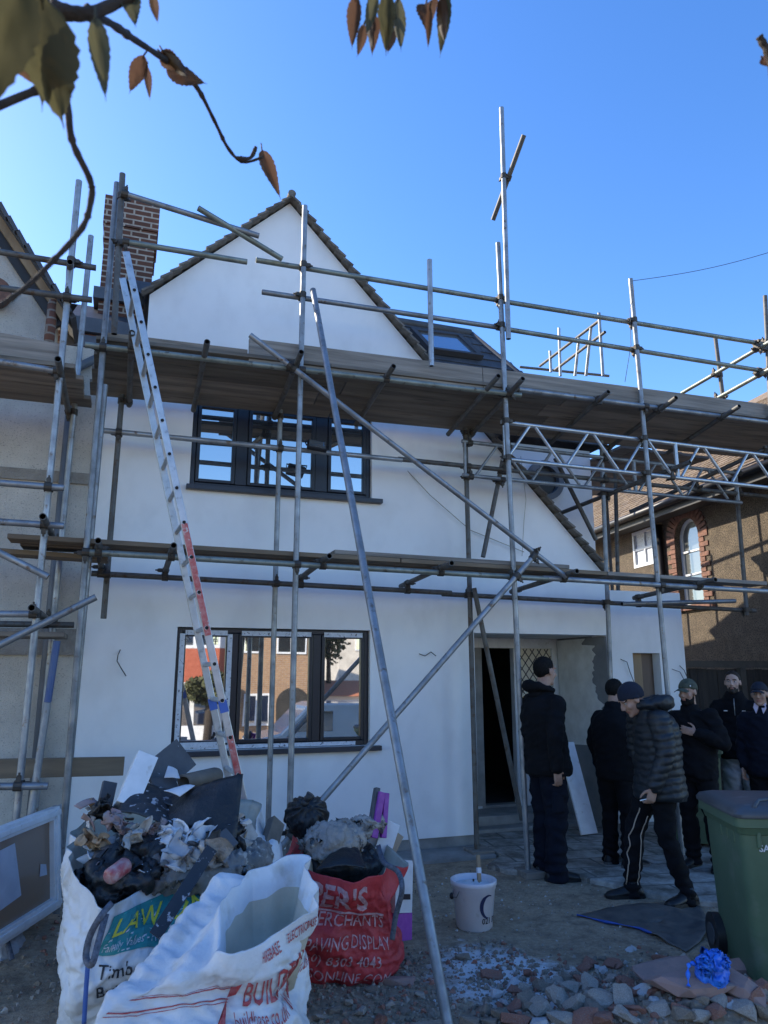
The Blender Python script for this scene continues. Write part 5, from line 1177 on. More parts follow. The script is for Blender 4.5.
def buckle(rows, excess=(.05, .08), iters=170, seed=1, lo=-.035, hi=.05, grav=.0003):
    """let a closed cloth with a little too much material settle into its own creases"""
    P = np.array([[tuple(p) for p in r] for r in rows]); M_, N_ = P.shape[:2]; P0 = P.copy()
    tu = np.roll(P0, -1, 1)-np.roll(P0, 1, 1); tv = np.gradient(P0, axis=0); nn = np.cross(tu, tv); nn /= np.linalg.norm(nn, axis=2, keepdims=True)+1e-9
    cen = P0.mean(axis=(0, 1)); sgn = np.sign(((P0-cen)*nn)[..., :2].sum(2, keepdims=True).mean()); nn = nn*sgn
    P0 = P0+nn*np.array([[.075*creases(V(p), seed) for p in r] for r in P0])[..., None]; P = P0.copy()
    P = P+nn*np.array([[folds(V(p), .010, seed)+.005*noise.noise(V(p)*26) for p in r] for r in P0])[..., None]
    idx = np.arange(M_*N_).reshape(M_, N_); E = []
    def add(a, b, k, s): E.append((a.ravel(), b.ravel(), np.full(a.size, k), np.full(a.size, s)))
    r1 = np.roll(idx, -1, 1); add(idx, r1, 1+excess[0]*.7, 1.); add(idx[:-1], idx[1:], 1+excess[1]*.7, 1.); add(idx[:-1], r1[1:], 1+.6*sum(excess)/2, .6); add(r1[:-1], idx[1:], 1+.6*sum(excess)/2, .6)
    add(idx, np.roll(idx, -2, 1), 1+excess[0]*.95, .22); add(idx[:-2], idx[2:], 1+excess[1]*.95, .22)
    A = np.concatenate([e[0] for e in E]); B = np.concatenate([e[1] for e in E]); K = np.concatenate([e[2] for e in E]); S = np.concatenate([e[3] for e in E])
    Q0 = P0.reshape(-1, 3); L0 = np.linalg.norm(Q0[A]-Q0[B], axis=1)*K; Q = P.reshape(-1, 3); n_ = nn.reshape(-1, 3); cnt = np.bincount(A, S, M_*N_)+np.bincount(B, S, M_*N_)
    soft = np.zeros((M_, N_)); soft[0] = .6; soft[1] = .3; soft[-1] = .25; soft[-2] = .1; soft = np.maximum(soft, .002).reshape(-1, 1); Q = Q.copy()
    for it in range(iters):
        Q[:, 2] -= grav; d = Q[B]-Q[A]; l = np.linalg.norm(d, axis=1)+1e-9; c = d*((l-L0)/l*.5*S)[:, None]; D = np.zeros_like(Q)
        for k in range(3): D[:, k] = np.bincount(A, c[:, k], M_*N_)-np.bincount(B, c[:, k], M_*N_)
        Q += 1.7*D/cnt[:, None]; Q += (Q0-Q)*soft; o_ = ((Q-Q0)*n_).sum(1, keepdims=True); Q += n_*(np.clip(o_, lo, hi)-o_); Q[:, 2] = np.maximum(Q[:, 2], .006)
    Q = Q.reshape(M_, N_, 3); return [[V(p) for p in r] for r in Q]
class Sack:
    """woven sack: closed rings of photo-placed points lofted from the base up and over the rim"""
    def __init__(s, name, label, group, mname, rings, n=32, lv=26, amp=.014, fs=6, seed=1, inner=None, white_in=-1, excess=(.07, .10)):
        R_ = [smoothloop([V(p) for p in r], n, .55) for r in rings]; N_ = len(R_[0]); cols = [spl([r[i] for r in R_], lv) for i in range(N_)]; rows = [[cols[i][j] for i in range(N_)] for j in range(len(cols[0]))]
        s.N = N_; m = MB(); s.rows = buckle(rows, excess, 150, seed); allr = s.rows[:]
        if inner:
            top = s.rows[-1]; c = sum(top, V())/N_
            for f, dz in inner: allr.append([c+(p-c)*f+V((0, 0, dz))*(1+.15*noise.noise(p*5)) for p in top])
        m.loft(allr, True); k0 = (len(s.rows)+0)*N_
        m.m = [1 if (min(f) >= (len(s.rows)+white_in)*N_) else 0 for f in m.f]; s.o = m.build(name, [mname, 'sack beige'], smooth=True); tag(s.o, label, 'sack', group); s.lv = lv; s.n = n
    def at(s, i, j):            # point on the cloth, i along the ring (in control points), j up (in rings)
        a, b = i*s.n, j*s.lv; i0, j0 = int(math.floor(a)), int(math.floor(b)); u, v = a-i0, b-j0; j0 = max(0, min(len(s.rows)-2, j0)); g = lambda x, y: s.rows[y][x % s.N]
        return (g(i0, j0)*(1-u)+g(i0+1, j0)*u)*(1-v)+(g(i0, j0+1)*(1-u)+g(i0+1, j0+1)*u)*v
    def nrm(s, i, j): return (s.at(i+.04, j)-s.at(i-.04, j)).cross(s.at(i, j+.04)-s.at(i, j-.04)).normalized()
    def decal(s, name, vf, mname, i0, j0, su, sv, shear=0, off=.004, ref=None):
        vs, fs = vf; m = MB()
        for x, y in vs:
            i, j = i0+su*(x+shear*y), j0+sv*y; p = s.at(i, j); nn = s.nrm(i, j)
            if nn.dot(O-p) < 0: nn = -nn
            m.v.append(p+nn*off)
        m.f = list(fs); m.m = [0]*len(fs); return m.build(name, mname, s.o, fix=False)
    def patch(s, name, mname, i0, i1, j0, j1, off=.0025, nu=24, nv=10):
        vs = [(a/nu, b/nv) for b in range(nv+1) for a in range(nu+1)]; fs = [(b*(nu+1)+a, b*(nu+1)+a+1, (b+1)*(nu+1)+a+1, (b+1)*(nu+1)+a) for b in range(nv) for a in range(nu)]
        return s.decal(name, (vs, fs), mname, i0, j0, i1-i0, j1-j0, 0, off)
    def strap(s, name, mname, pts, wd, parent=None):
        P = spl([V(p) for p in pts], 8); m = MB()
        for k, p in enumerate(P):
            d = (P[min(k+1, len(P)-1)]-P[max(k-1, 0)]).normalized(); sd = d.cross(O-p).normalized(); m.v += [p-sd*wd/2, p+sd*wd/2]
        for k in range(len(P)-1): m.f.append((2*k, 2*k+1, 2*k+3, 2*k+2)); m.m.append(0)
        o = m.build(name, mname, s.o, smooth=True); sd = o.modifiers.new('t', 'SOLIDIFY'); sd.thickness = .003; return o
Z_ = atZ
GB = 'rubble sacks full of building waste'
# -- tall white sack, teal print.  ring order: front-left, front-middle, front-right, right, back-right, back-left, left
ground_ring = [(-.06, 3.72, .0), (.28, 3.66, 0), (.66, 3.72, 0), (.84, 4.1, 0), (.80, 4.62, 0), (.0, 4.66, 0), (-.14, 4.2, 0)]
b1 = [(-.08, 3.68, .28), (.27, 3.62, .25), (.68, 3.68, .27), (.90, 4.1, .30), (.84, 4.74, .30), (-.02, 4.76, .30), (-.15, 4.2, .30)]
b2 = [(-.08, 3.60, .50), (.26, 3.58, .50), (.70, 3.64, .51), (.93, 4.1, .58), (.86, 4.80, .60), (-.06, 4.80, .60), (-.175, 4.15, .58)]
rim = [Z_(102, 906, .70), Z_(165, 878, .70), Z_(244, 872, .70), Z_(256, 822, .84), (.82, 4.80, .90), Z_(92, 812, .88), Z_(68, 864, .80)]
sk1 = Sack('rubble_sack', 'tall white woven sack with teal lettering, heaped with rubbish below the window', GB, 'sack white', [ground_ring, b1, b2, rim], seed=3, amp=.021, inner=[(.97, -.03), (.90, -.12), (.5, -.16)])
F1, F2 = .14, 2.02
sk1.patch('print', 'print teal', .20, 1.72, 2.20, 2.80, .004)
t_ = text_tris('LAW ONS', 1, bold=.012, sub=1); sk1.decal('lettering', t_, 'print yellow', .27, 2.46, .30, .36, .12, .007)
t_ = text_tris('Family Values - Professional Service', 1, sub=0); sk1.decal('lettering', t_, 'print white', .24, 2.26, .090, .17, .1, .007)
t_ = text_tris('Timber', 1, bold=.012); sk1.decal('lettering', t_, 'print black', .25, 1.86, .19, .30, .0, .006); t_ = text_tris('Building', 1, bold=.012); sk1.decal('lettering', t_, 'print black', .25, 1.52, .19, .30, .0, .006)
sk1.strap('strap', 'webbing', [Z_(112, 903, .72), Z_(101, 916, .69), Z_(90, 936, .62), Z_(86, 957, .55), Z_(92, 964, .55), Z_(99, 940, .62), Z_(106, 914, .69)], .026)
sk1.strap('seam', 'webbing blue', [Z_(88, 962, .52), Z_(86, 990, .42), Z_(84, 1024, .30)], .018)
# -- open white sack in front, red print
g2 = [(.08, 2.86, 0), (.42, 2.72, 0), (.74, 2.82, 0), (.78, 3.2, 0), (.70, 3.5, 0), (.40, 3.5, 0), (.12, 3.3, 0)]
c1 = [(.06, 2.84, .25), (.42, 2.68, .25), (.66, 2.80, .25), (.78, 3.2, .28), (.74, 3.54, .30), (.38, 3.52, .30), (.06, 3.3, .28)]
c2 = [Z_(96, 1012, .47), Z_(205, 1000, .50), Z_(276, 992, .50), Z_(304, 932, .60), (.80, 3.56, .62), Z_(204, 886, .74), Z_(140, 962, .57)]
c3 = [Z_(216, 950, .655), Z_(244, 948, .665), Z_(268, 941, .68), Z_(319, 906, .74), Z_(304, 854, .84), Z_(252, 866, .82), Z_(226, 905, .73)]
sk2 = Sack('rubble_sack', 'slumped open white sack with red lettering in the foreground', GB, 'sack white', [g2, c1, c2, c3], seed=8, amp=.021, white_in=1, inner=[(.985, -.003), (.84, -.10), (.74, -.17), (.6, -.28)])
t_ = text_tris('BUILDBASE', 1, bold=.01, sub=1); sk2.decal('lettering', t_, 'print red', 1.48, 2.02, .27, .62, .22, .006)
t_ = text_tris('buildbase.co.uk  buildbase.co.uk', 1); sk2.decal('lettering', t_, 'print red', 1.36, 1.74, .125, .32, .2, .006)
t_ = text_tris('HIREBASE', 1, bold=.015); sk2.decal('lettering', t_, 'print red', 1.80, 2.72, .10, .22, .1, .006); t_ = text_tris('ELECTRICBASE', 1, bold=.012); sk2.decal('lettering', t_, 'print red', 2.38, 2.72, .085, .22, .1, .006)
for j in (2.30, 2.12): sk2.patch('stripe', 'print red', .05, 1.30, j, j+.022, .004, 30, 1); 
for j in (2.34, 2.08): sk2.patch('stripe', 'print red', .05, 1.30, j, j+.010, .004, 30, 1)
vs = [(0, 0), (.10, .02), (.16, .5), (.30, .55), (.33, .9), (.24, .74), (.14, .78), (.02, .1)]; sk2.decal('emblem', (vs, [(0, 1, 2, 7), (2, 3, 4, 5), (2, 5, 6, 7)]), 'print red', 1.14, 1.75, .85, .80, 0, .006)
# cloth turned over at both sides of the mouth
def flap(sk, pts, seed):
    a, b, c, d = pts; m = MB(); n = 16; nn = (b-a).cross(d-a).normalized()
    for j in range(n+1):
        for i in range(n+1):
            u, v = i/n, j/n; m.v.append((a*(1-u)+b*u)*(1-v)+(d*(1-u)+c*u)*v+nn*(.03*math.sin(math.pi*u)*math.sin(math.pi*v)+crumple(a*(1-u)+b*u+d*v, .014, 8, seed)))
    m.f = [(j*(n+1)+i, j*(n+1)+i+1, (j+1)*(n+1)+i+1, (j+1)*(n+1)+i) for j in range(n) for i in range(n)]; m.m = [0]*len(m.f)
    o = m.build('flap', 'sack white', sk.o, smooth=True); sd = o.modifiers.new('t', 'SOLIDIFY'); sd.thickness = .004; sd.offset = 0
for k in (0, 1):
    m = MB(); m.path(spl([Z_(232, 900+9*k, .62), Z_(250, 906+9*k, .60), Z_(270, 913+8*k, .60)], 6), .004, 6); m.build('stripe', 'print red', sk2.o)
# -- red sack
g3 = [(.92, 4.36, 0), (1.22, 4.22, 0), (1.50, 4.24, 0), (1.58, 4.5, 0), (1.56, 4.88, 0), (1.1, 5.0, 0), (.86, 4.7, 0)]
d1 = [(.90, 4.30, .20), (1.22, 4.16, .18), (1.53, 4.20, .16), (1.62, 4.5, .22), (1.60, 4.92, .25), (1.08, 5.04, .25), (.82, 4.7, .22)]
d2 = [(.96, 4.24, .42), (1.22, 4.14, .42), (1.47, 4.14, .38), (1.56, 4.45, .42), (1.58, 4.92, .45), (1.08, 5.04, .45), (.88, 4.66, .44)]
d3 = [Z_(312, 870, .61), Z_(345, 878, .59), Z_(383, 873, .60), Z_(404, 862, .60), (1.62, 4.92, .66), (1.12, 5.02, .66), Z_(308, 856, .64)]
sk3 = Sack('rubble_sack', 'red woven sack with white merchant lettering and packaging on top', GB, 'sack red', [g3, d1, d2, d3], seed=14, amp=.017, inner=[(.97, -.01), (.82, -.12), (.4, -.16)])
for txt, i0, j0, su, sv, b_, mn in (("PPER'S", -.22, 2.22, .62, .88, .02, 'print pink'), ('RS MERCHANTS', -.12, 1.80, .27, .40, .005, 'print pink'), ('OUR PAVING DISPLAY', -.14, 1.36, .198, .36, 0, 'print pink'), ('(020) 8303 4043', .18, .96, .215, .36, .004, 'print pink'), ('KEPPERSONLINE.COM', -.24, .60, .205, .32, 0, 'print pink'), ('TRADE NAME', .0, .28, .24, .28, 0, 'print pink')):
    sk3.decal('lettering', text_tris(txt, 1, bold=b_, sub=1), mn, i0, j0, su, sv, .15, .005)
sk3.patch('stripe', 'print pink', .10, 1.85, 2.09, 2.14, .005, 24, 1)
sk3.strap('strap', 'webbing', [Z_(378, 845, .68), Z_(384, 862, .66), Z_(398, 872, .62), Z_(402, 890, .55), Z_(396, 915, .42), Z_(392, 940, .3)], .028)
# -- small grey sack at the left edge
e0 = [Z_(-30, 975, .0), Z_(0, 972, 0), Z_(22, 955, 0), Z_(28, 940, 0), Z_(10, 925, 0), Z_(-30, 930, 0)]; e1 = [p+V((0, 0, .10)) for p in e0]; cc_ = sum(e0, V())/6; e2 = [cc_+(p-cc_)*.6+V((0, 0, .22)) for p in e0]
mat('sack grey', (.42, .42, .42), (.30, .30, .31), 5, .65, bmp=.3, bscale=12, bdist=.02)
sk4 = Sack('rubble_sack', 'small greyish tied sack lying before the old window frame', GB, 'sack grey', [e0, e1, e2], seed=21, amp=.02); sk4.strap('strap', 'webbing', [e2[0]+V((.05, -.02, .02)), Z_(5, 935, .16), Z_(12, 960, .06)], .03)
# -- rubbish heaped in the white sack
def item(name, label, cat, group='rubbish heaped in the white sack'): return dict(name=name, label=label, cat=cat, group=group)
def sheet(name, label, cat, quad, mname, bend=.03, amp=.012, th=.006, group='rubbish heaped in the white sack', n=14, seed=0):
    """a stiff or floppy sheet between four points, gently bent and crumpled"""
    a, b, c, d = [V(q) for q in quad]; nn = (b-a).cross(d-a).normalized(); m = MB(); top = []
    for j in range(n+1):
        for i in range(n+1):
            u, v = i/n, j/n; p = (a*(1-u)+b*u)*(1-v)+(d*(1-u)+c*u)*v; top.append(p+nn*(bend*math.sin(math.pi*u)*math.sin(math.pi*(.2+.6*v))+crumple(p, amp, 9, seed)))
    m.add(top, [(j*(n+1)+i, j*(n+1)+i+1, (j+1)*(n+1)+i+1, (j+1)*(n+1)+i) for j in range(n) for i in range(n)]); o = m.build(name, mname, smooth=True)
    sd = o.modifiers.new('t', 'SOLIDIFY'); sd.thickness = th; sd.offset = 0; return tag(o, label, cat, group)
def lump(name, label, cat, c, r, mname, amp=.03, fs=9, seed=0, M=None, group='rubbish heaped in the white sack', vox=.014):
    m = MB(); m.ell(c, r, 20, 14, M); me = remesh(m, vox, 2)
    for v in me.vertices: v.co += v.normal*crumple(v.co, amp*2.0, fs*1.2, seed)
    me.name = name; me.materials.append(MATS[mname]); me.polygons.foreach_set('use_smooth', [True]*len(me.polygons)); return tag(link(name, me), label, cat, group)
def crumpled(name, label, c, s_, mname, seed, group='rubbish heaped in the white sack', cat='scrap', n=26):
    m = MB(); Rm = Matrix.Rotation(seed*1.3, 3, 'Z') @ Matrix.Rotation(R(40), 3, 'X')
    for j in range(n+1):
        for i in range(n+1):
            u, v = i/n*2-1, j/n*2-1; q = V((u*1.6+seed*7, v*1.6, seed)); w_ = noise.noise_vector(q)*.75+noise.noise_vector(q*2.6)*.30; m.v.append(c+Rm @ (V((u*.62, v*.62, 0))*s_+w_*s_))
    m.f = [(j*(n+1)+i, j*(n+1)+i+1, (j+1)*(n+1)+i+1, (j+1)*(n+1)+i) for j in range(n) for i in range(n)]; m.m = [0]*len(m.f)
    return tag(m.build(name, mname, smooth=True, fix=False), label, cat, group)
def P_(px, py, y): return atY(px, py, y)
lump('waste_heap', 'mixed dusty building waste filling the white sack', 'waste', (.36, 4.28, .70), (.46, .48, .16), 'heap dust', .03, 12, 4, group=None)
sheet('plastic_sheet', 'dark speckled sheet folded across the left of the heap', 'sheet', [P_(129, 790, 4.45), P_(212, 828, 4.1), P_(205, 806, 4.35), P_(128, 779, 4.6)][::1], 'membrane', .03, .014, seed=1)
sheet('plastic_sheet', 'dark speckled sheet sloping down the left side of the heap', 'sheet', [P_(118, 812, 4.25), P_(168, 828, 4.12), P_(200, 815, 4.35), P_(126, 776, 4.5)], 'membrane', .04, .016, seed=2)
sheet('plastic_sheet', 'big plain black sheet standing on the right of the heap', 'sheet', [P_(165, 828, 4.15), P_(236, 842, 4.0), P_(243, 775, 4.15), P_(166, 800, 4.35)], 'bin bag', .05, .016, seed=3)
lump('bin_bag', 'torn black bag sagging over the front of the white sack', 'bag', P_(122, 876, 3.95), (.20, .20, .10), 'bin bag', .035, 9, 6)
lump('bin_bag', 'torn black bag bulging beside the crushed can', 'bag', P_(150, 852, 4.05), (.16, .12, .09), 'bin bag', .03, 9, 7)
m = MB(); a, b = P_(108, 878, 3.72), P_(127, 864, 3.80); m.path([a, a.lerp(b, .1), a.lerp(b, .9), b], [.028, .036, .036, .028], 16); tag(m.build('drink_can', 'can red', smooth=True), 'crushed red drinks can lying on the torn black bag', 'can', 'rubbish heaped in the white sack')
def slab(name, label, p0, p1, w_, t_, mname, up=V((0, 0, 1)), group='rubbish heaped in the white sack', cat='offcut'):
    m = MB(); m.bar(p0, p1, w_, t_, up); return tag(m.build(name, mname, bevel=.004), label, cat, group)
prof = [(0, 0), (.085, 0), (.085, .03), (.05, .03), (.05, .06), (.09, .06), (.09, .10), (0, .10)]
a, b = P_(112, 808, 4.42), P_(134, 758, 4.55); dr = (b-a).normalized(); x_, y_, z_ = frame_from(dr, V((0, 1, 0))); m = MB(); m.prism([a+x_*p[0]*1.25-y_*p[1]*1.25 for p in prof], b-a); tag(m.build('plastic_trim', 'pvc white', bevel=.003), 'white plastic window profile standing up in the heap', 'trim', 'rubbish heaped in the white sack')
slab('board_offcut', 'dark grey board standing tilted at the back of the heap', P_(150, 782, 4.75), P_(186, 752, 4.9), .20, .02, 'board dark', V((.2, -1, .3))); slab('board_offcut', 'grey board edge poking out low behind the white profile', P_(104, 808, 4.7), P_(110, 782, 4.75), .08, .03, 'board dark', V((.3, -1, .2)))
slab('board_offcut', 'small grey board lying flat below the felt roll', P_(152, 786, 4.5), P_(176, 782, 4.55), .10, .02, 'board dark', V((0, -.7, .7))); 
sheet('card_scrap', 'pale triangular scrap between grey boards', 'scrap', [P_(164, 778, 4.5), P_(180, 779, 4.5), P_(177, 770, 4.55), P_(168, 766, 4.55)], 'card white', .01, .006, .003)
sheet('card_scrap', 'long white scrap on top of the black sheet', 'scrap', [P_(164, 790, 4.25), P_(180, 796, 4.2), P_(195, 785, 4.25), P_(184, 785, 4.3)], 'card white', .01, .008, .003)
m = MB(); a, b = P_(184, 783, 4.5), P_(216, 776, 4.62)
for r0, r1, mi in ((.058, .058, 0), (.040, .040, 0)):
    pass
x_, y_, z_ = frame_from(b-a); rg = lambda p, r: [p+(x_*math.cos(t)+y_*math.sin(t)*.8)*r*(1+.08*math.sin(3*t)) for t in [2*math.pi*k/20 for k in range(20)]]
m.loft([rg(a, .045), rg(a, .062), rg(b, .065), rg(b, .045), rg(a, .045)], False); tag(m.build('felt_roll', 'felt roll', smooth=True), 'rolled brown underlay on top of the heap under the ladder', 'roll', 'rubbish heaped in the white sack')
for k, (px, py, y, r, mn, lb) in enumerate(((118, 822, 4.15, .055, 'rag', 'reddish crumpled rag near the speckled sheet'), (100, 842, 4.05, .06, 'card', 'torn brown cardboard scrap at the left of the heap'), (150, 832, 4.1, .05, 'rag', 'reddish rag lying below the black sheet'), (133, 836, 4.0, .055, 'plasterboard', 'dusty plaster lump in the middle of the heap'), (172, 840, 3.98, .07, 'card white', 'white crumpled packing beside dusty grey bag'), (188, 852, 3.9, .075, 'sack grey', 'grey crumpled bag right of the can'), (205, 850, 3.9, .06, 'board dark', 'dark lump beside the speckled plastic strip'), (236, 826, 4.1, .05, 'card white', 'white scrap under the right end of the black sheet'))):
    crumpled('scrap', lb, P_(px, py, y), r*1.5, mn, 30+k)
m = MB(); a, b = P_(155, 936, 3.42), P_(212, 848, 3.75); m.bar(a, b, .055, .006, (O-a).normalized()); tag(m.build('plastic_strip', 'membrane', bevel=.002), 'long speckled plastic strip lying across the teal lettering', 'strip')
slab('board_offcut', 'square grey brown block standing between the white and red sacks', P_(222, 868, 4.0), P_(250, 828, 4.25), .11, .05, 'plasterboard', V((.5, -1, .2)), group=None); slab('board_offcut', 'pale tubular insulation offcut leaning beside the black knotted bag', P_(264, 862, 4.3), P_(276, 822, 4.5), .09, .06, 'felt roll', V((.4, -1, .2)), group=None)
crumpled('plastic_bag', 'large white crumpled plastic at the middle of the heap', P_(180, 846, 3.98), .15, 'card white', 91, cat='bag'); crumpled('bin_bag', 'black plastic twisted over the right side of the heap', P_(226, 838, 4.05), .13, 'bin bag', 92, cat='bag'); crumpled('bin_bag', 'black plastic scrap at the left back of the heap', P_(108, 812, 4.4), .12, 'bin bag', 93, cat='bag'); crumpled('plastic_bag', 'dusty grey crumpled film at the front right of the heap', P_(206, 858, 3.85), .12, 'clear film', 94, cat='bag')
slab('board_offcut', 'grey flat board lying across the right of the heap', P_(192, 866, 3.86), P_(232, 836, 4.0), .10, .018, 'board dark', V((.1, -.8, .6))); slab('board_offcut', 'pale plasterboard piece sticking out by the black sheet', P_(206, 842, 4.0), P_(222, 826, 4.1), .09, .015, 'plasterboard', V((.2, -.9, .5)))
SR = random.Random(23); SCK = (('card white', 'small white torn scrap in the white sack heap', 'small white scraps in the heap'), ('card', 'small brown cardboard scrap in the white sack heap', 'small brown scraps in the heap'), ('board dark', 'small dark grey scrap in the white sack heap', 'small dark scraps in the heap'), ('plasterboard', 'small dusty plaster scrap in the white sack heap', 'small plaster scraps in the heap'), ('rag', 'small reddish wrapper scrap in the white sack heap', 'small reddish scraps in the heap'), ('clear film', 'small clear film scrap in the white sack heap', 'small film scraps in the heap'))
for k in range(64):
    px, py = SR.uniform(86, 246), SR.uniform(800, 872); y = 4.6-(py-800)/72*.75+SR.uniform(-.05, .05); c = P_(px, py, y); s_ = SR.uniform(.018, .055); ax_ = V((SR.uniform(-1, 1), SR.uniform(-.7, .7), SR.uniform(-.6, .8))).normalized(); bx__ = ax_.cross(V((SR.uniform(-1, 1), SR.uniform(-1, 1), 1))).normalized(); mn, lb, gr = SCK[SR.choice((0, 0, 1, 1, 2, 3, 3, 4, 5))]
    sheet('scrap', lb, 'scrap', [c-ax_*s_-bx__*s_*.6, c+ax_*s_-bx__*s_*SR.uniform(.2, .7), c+ax_*s_*SR.uniform(.4, 1)+bx__*s_*.6, c-ax_*s_*.8+bx__*s_*SR.uniform(.2, .7)], mn, s_*SR.uniform(-.4, .6), s_*.22, .003, gr, 6, k)
# -- packaging on the red sack
GR = 'packaging on top of the red sack'
lump('waste_heap', 'dark rubbish filling the red sack below the clear bag', 'waste', (1.30, 4.60, .56), (.27, .30, .11), 'bin bag', .02, 9, 44, group=None)
bbag = lump('bin_bag', 'full black refuse bag with gathered knot on the red sack', 'bag', P_(306, 818, 4.75), (.135, .13, .125), 'bin bag', .012, 9, 50, group=GR, vox=.01)
c = P_(306, 815, 4.75); 
for v in bbag.data.vertices:
    d = v.co-(c+V((-.01, -.05, .06))); ang = math.atan2(d.x, d.z+.3*d.y); rr = d.length; v.co += v.normal*(.010*math.sin(ang*14)*sstep(.25, .05, rr))
m = MB(); k_ = P_(305, 803, 4.58); m.ell(k_, (.025, .02, .022), 12, 8); m.path([k_, k_+V((.03, -.02, .05))], [.012, .028], 10); m.build('knot', 'bin bag', bbag, smooth=True)
lump('plastic_bag', 'greyish clear plastic bag of waste lying on the red sack', 'bag', P_(334, 842, 4.45), (.19, .14, .125), 'clear film', .022, 11, 60, group=GR, vox=.01)
lump('plastic_bag', 'thin creased clear plastic hanging over the packaging at right', 'bag', P_(366, 826, 4.55), (.13, .07, .06), 'clear film', .022, 12, 61, group=GR, vox=.009)
sheet('bin_bag', 'black pointed plastic at the front rim of the red sack', 'bag', [P_(316, 870, 4.15), P_(366, 870, 4.15), P_(358, 846, 4.35), P_(330, 855, 4.3)], 'bin bag', .03, .014, group=GR, seed=71)
for k, (x0, y0, x1, y1, w_, mn, lb) in enumerate(((374, 838, 382, 792, .045, 'purple card', 'tall purple packet leaning left'), (383, 838, 386, 793, .035, 'purple card', 'tall purple packet standing upright'), (372, 820, 377, 788, .03, 'board dark', 'thin black packet beside the purple ones'), (379, 862, 392, 822, .11, 'card white', 'white carton tucked behind the red strap'), (389, 850, 397, 833, .09, 'card', 'brown open carton above the white box'), (368, 868, 374, 835, .05, 'card white', 'narrow white plastic profile in the red sack'))):
    slab('packet', lb, P_(x0, y0, 4.5+.02*k), P_(x1, y1, 4.55+.02*k), w_, .02+.012*(k % 3), mn, V((.3-.1*k, -1, .1)), GR, 'packet')
bx_ = thing('carton', 'white and purple carton standing behind the red sack', 'carton', (1.72, 4.55, 0)); a, b = P_(398, 930, 4.52), P_(400, 860, 4.58); m = MB(); m.bar(a-V((0, 0, .05)), a.lerp(b, .25), .13, .10, V((.3, -1, 0))); m.build('base', 'purple card', bx_); m = MB(); m.bar(a.lerp(b, .252), b, .128, .098, V((.3, -1, 0))); m.build('sleeve', 'card white', bx_)
m = MB(); q = a.lerp(b, .5); m.box(q+V((-.0, -.053, 0)), (.10, .003, .03), Matrix.Rotation(R(-17), 3, 'Z')); m.build('print', 'print black', bx_)
# ------------------------------------------------------------------ bucket
mat('print navy', (.012, .018, .07), None, 5, .5); mat('bucket white', (.62, .60, .63), (.56, .54, .58), 8, .4, bmp=.02, spots=(.36, .32, .28), spscale=9, splo=.60, sphi=.8)
bc = Z_(474.5, 925, .012); bk = thing('bucket', 'white plaster bucket with stirring stick on the bare ground', 'bucket', (bc.x, bc.y, gh(bc.x, bc.y)))
bz = gh(bc.x, bc.y)+.004; H_ = .300; r0, r1 = .118, .142
ring = lambda r, z: [V((bc.x+r*math.cos(t), bc.y+r*math.sin(t), bz+z)) for t in [2*math.pi*k/48 for k in range(48)]]
m = MB(); m.loft([ring(r0-.01, 0), ring(r0, .01), ring(r1, H_-.055), ring(r1+.006, H_-.05), ring(r1+.006, H_-.035), ring(r1+.012, H_-.03), ring(r1+.014, H_-.004), ring(r1+.008, H_), ring(r1-.004, H_-.006), ring(r1-.012, H_-.06), ring(r1-.02, H_-.12)], False); m.build('tub', 'bucket white', bk, smooth=True)
m = MB(); Rg = []
for q in (1, .8, .55, .3, .05): Rg.append([V((bc.x+(r1-.010)*q*math.cos(t), bc.y+(r1-.010)*q*math.sin(t), bz+H_-.040+.03*(1-q)+.016*noise.noise(V((q*8*math.cos(t), q*8*math.sin(t), 3))))) for t in [2*math.pi*k/48 for k in range(48)]])
m.loft(Rg, False); m.build('plaster_mix', 'card white', bk, smooth=True)
m = MB(); vw = math.atan2(-bc.y, -bc.x)
def onb(a, z, e=.003): r = r0+(r1-r0)*z/(H_-.055)+e; return V((bc.x+r*math.cos(a), bc.y+r*math.sin(a), bz+z))
h0 = vw-1.25; m.path([onb(h0, .235, .006), onb(h0+.18, .20, .014), onb(h0+.38, .205, .01), onb(h0+.55, .245, .006)], .0035, 6); m.build('handle', 'galv', bk, smooth=True); m = MB(); m.ell(onb(h0-.15, .195, .012), (.016, .016, .022), 12, 8); m.build('lug', 'black plastic', bk, smooth=True)
Wr = []
for i in range(26):
    t = i/25; a_ = 1.15+t*3.6; wd = .006+.024*math.sin(math.pi*t)**1.5*(1 if t > .3 else .7); Wr.append((a_, wd))
m = MB()
for a_, wd in Wr:
    for s_ in (-1, 1): rr = .062+s_*wd*.5; m.v.append(onb(vw+.78+(rr*.85*math.cos(a_))/.13, .155+rr*1.1*math.sin(a_), .002))
for i in range(len(Wr)-1): m.f.append((2*i, 2*i+1, 2*i+3, 2*i+2)); m.m.append(0)
m.build('emblem', 'print navy', bk, fix=False); 
vs, fs = text_tris('021 33', .05, bold=.001); m = MB(); m.v = [onb(vw+.40+x/.13, .052+y, .002) for x, y in vs]; m.f = fs; m.m = [0]*len(fs); m.build('lettering', 'print black', bk, fix=False)
a = V((bc.x+.035, bc.y-.02, bz+H_-.06)); stick = thing('stick', 'rough wooden stirring stick standing in the white bucket', 'stick', a); m = MB(); b = atY(478, 855, bc.y+.03); m.bar(a, b, .026, .022, V((0, -1, 0))); m.build('shaft', 'timber', stick, bevel=.004); m = MB(); m.bar(a.lerp(b, .45), a.lerp(b, .62), .0275, .0235, V((0, -1, 0))); m.build('stain', 'card white', stick)
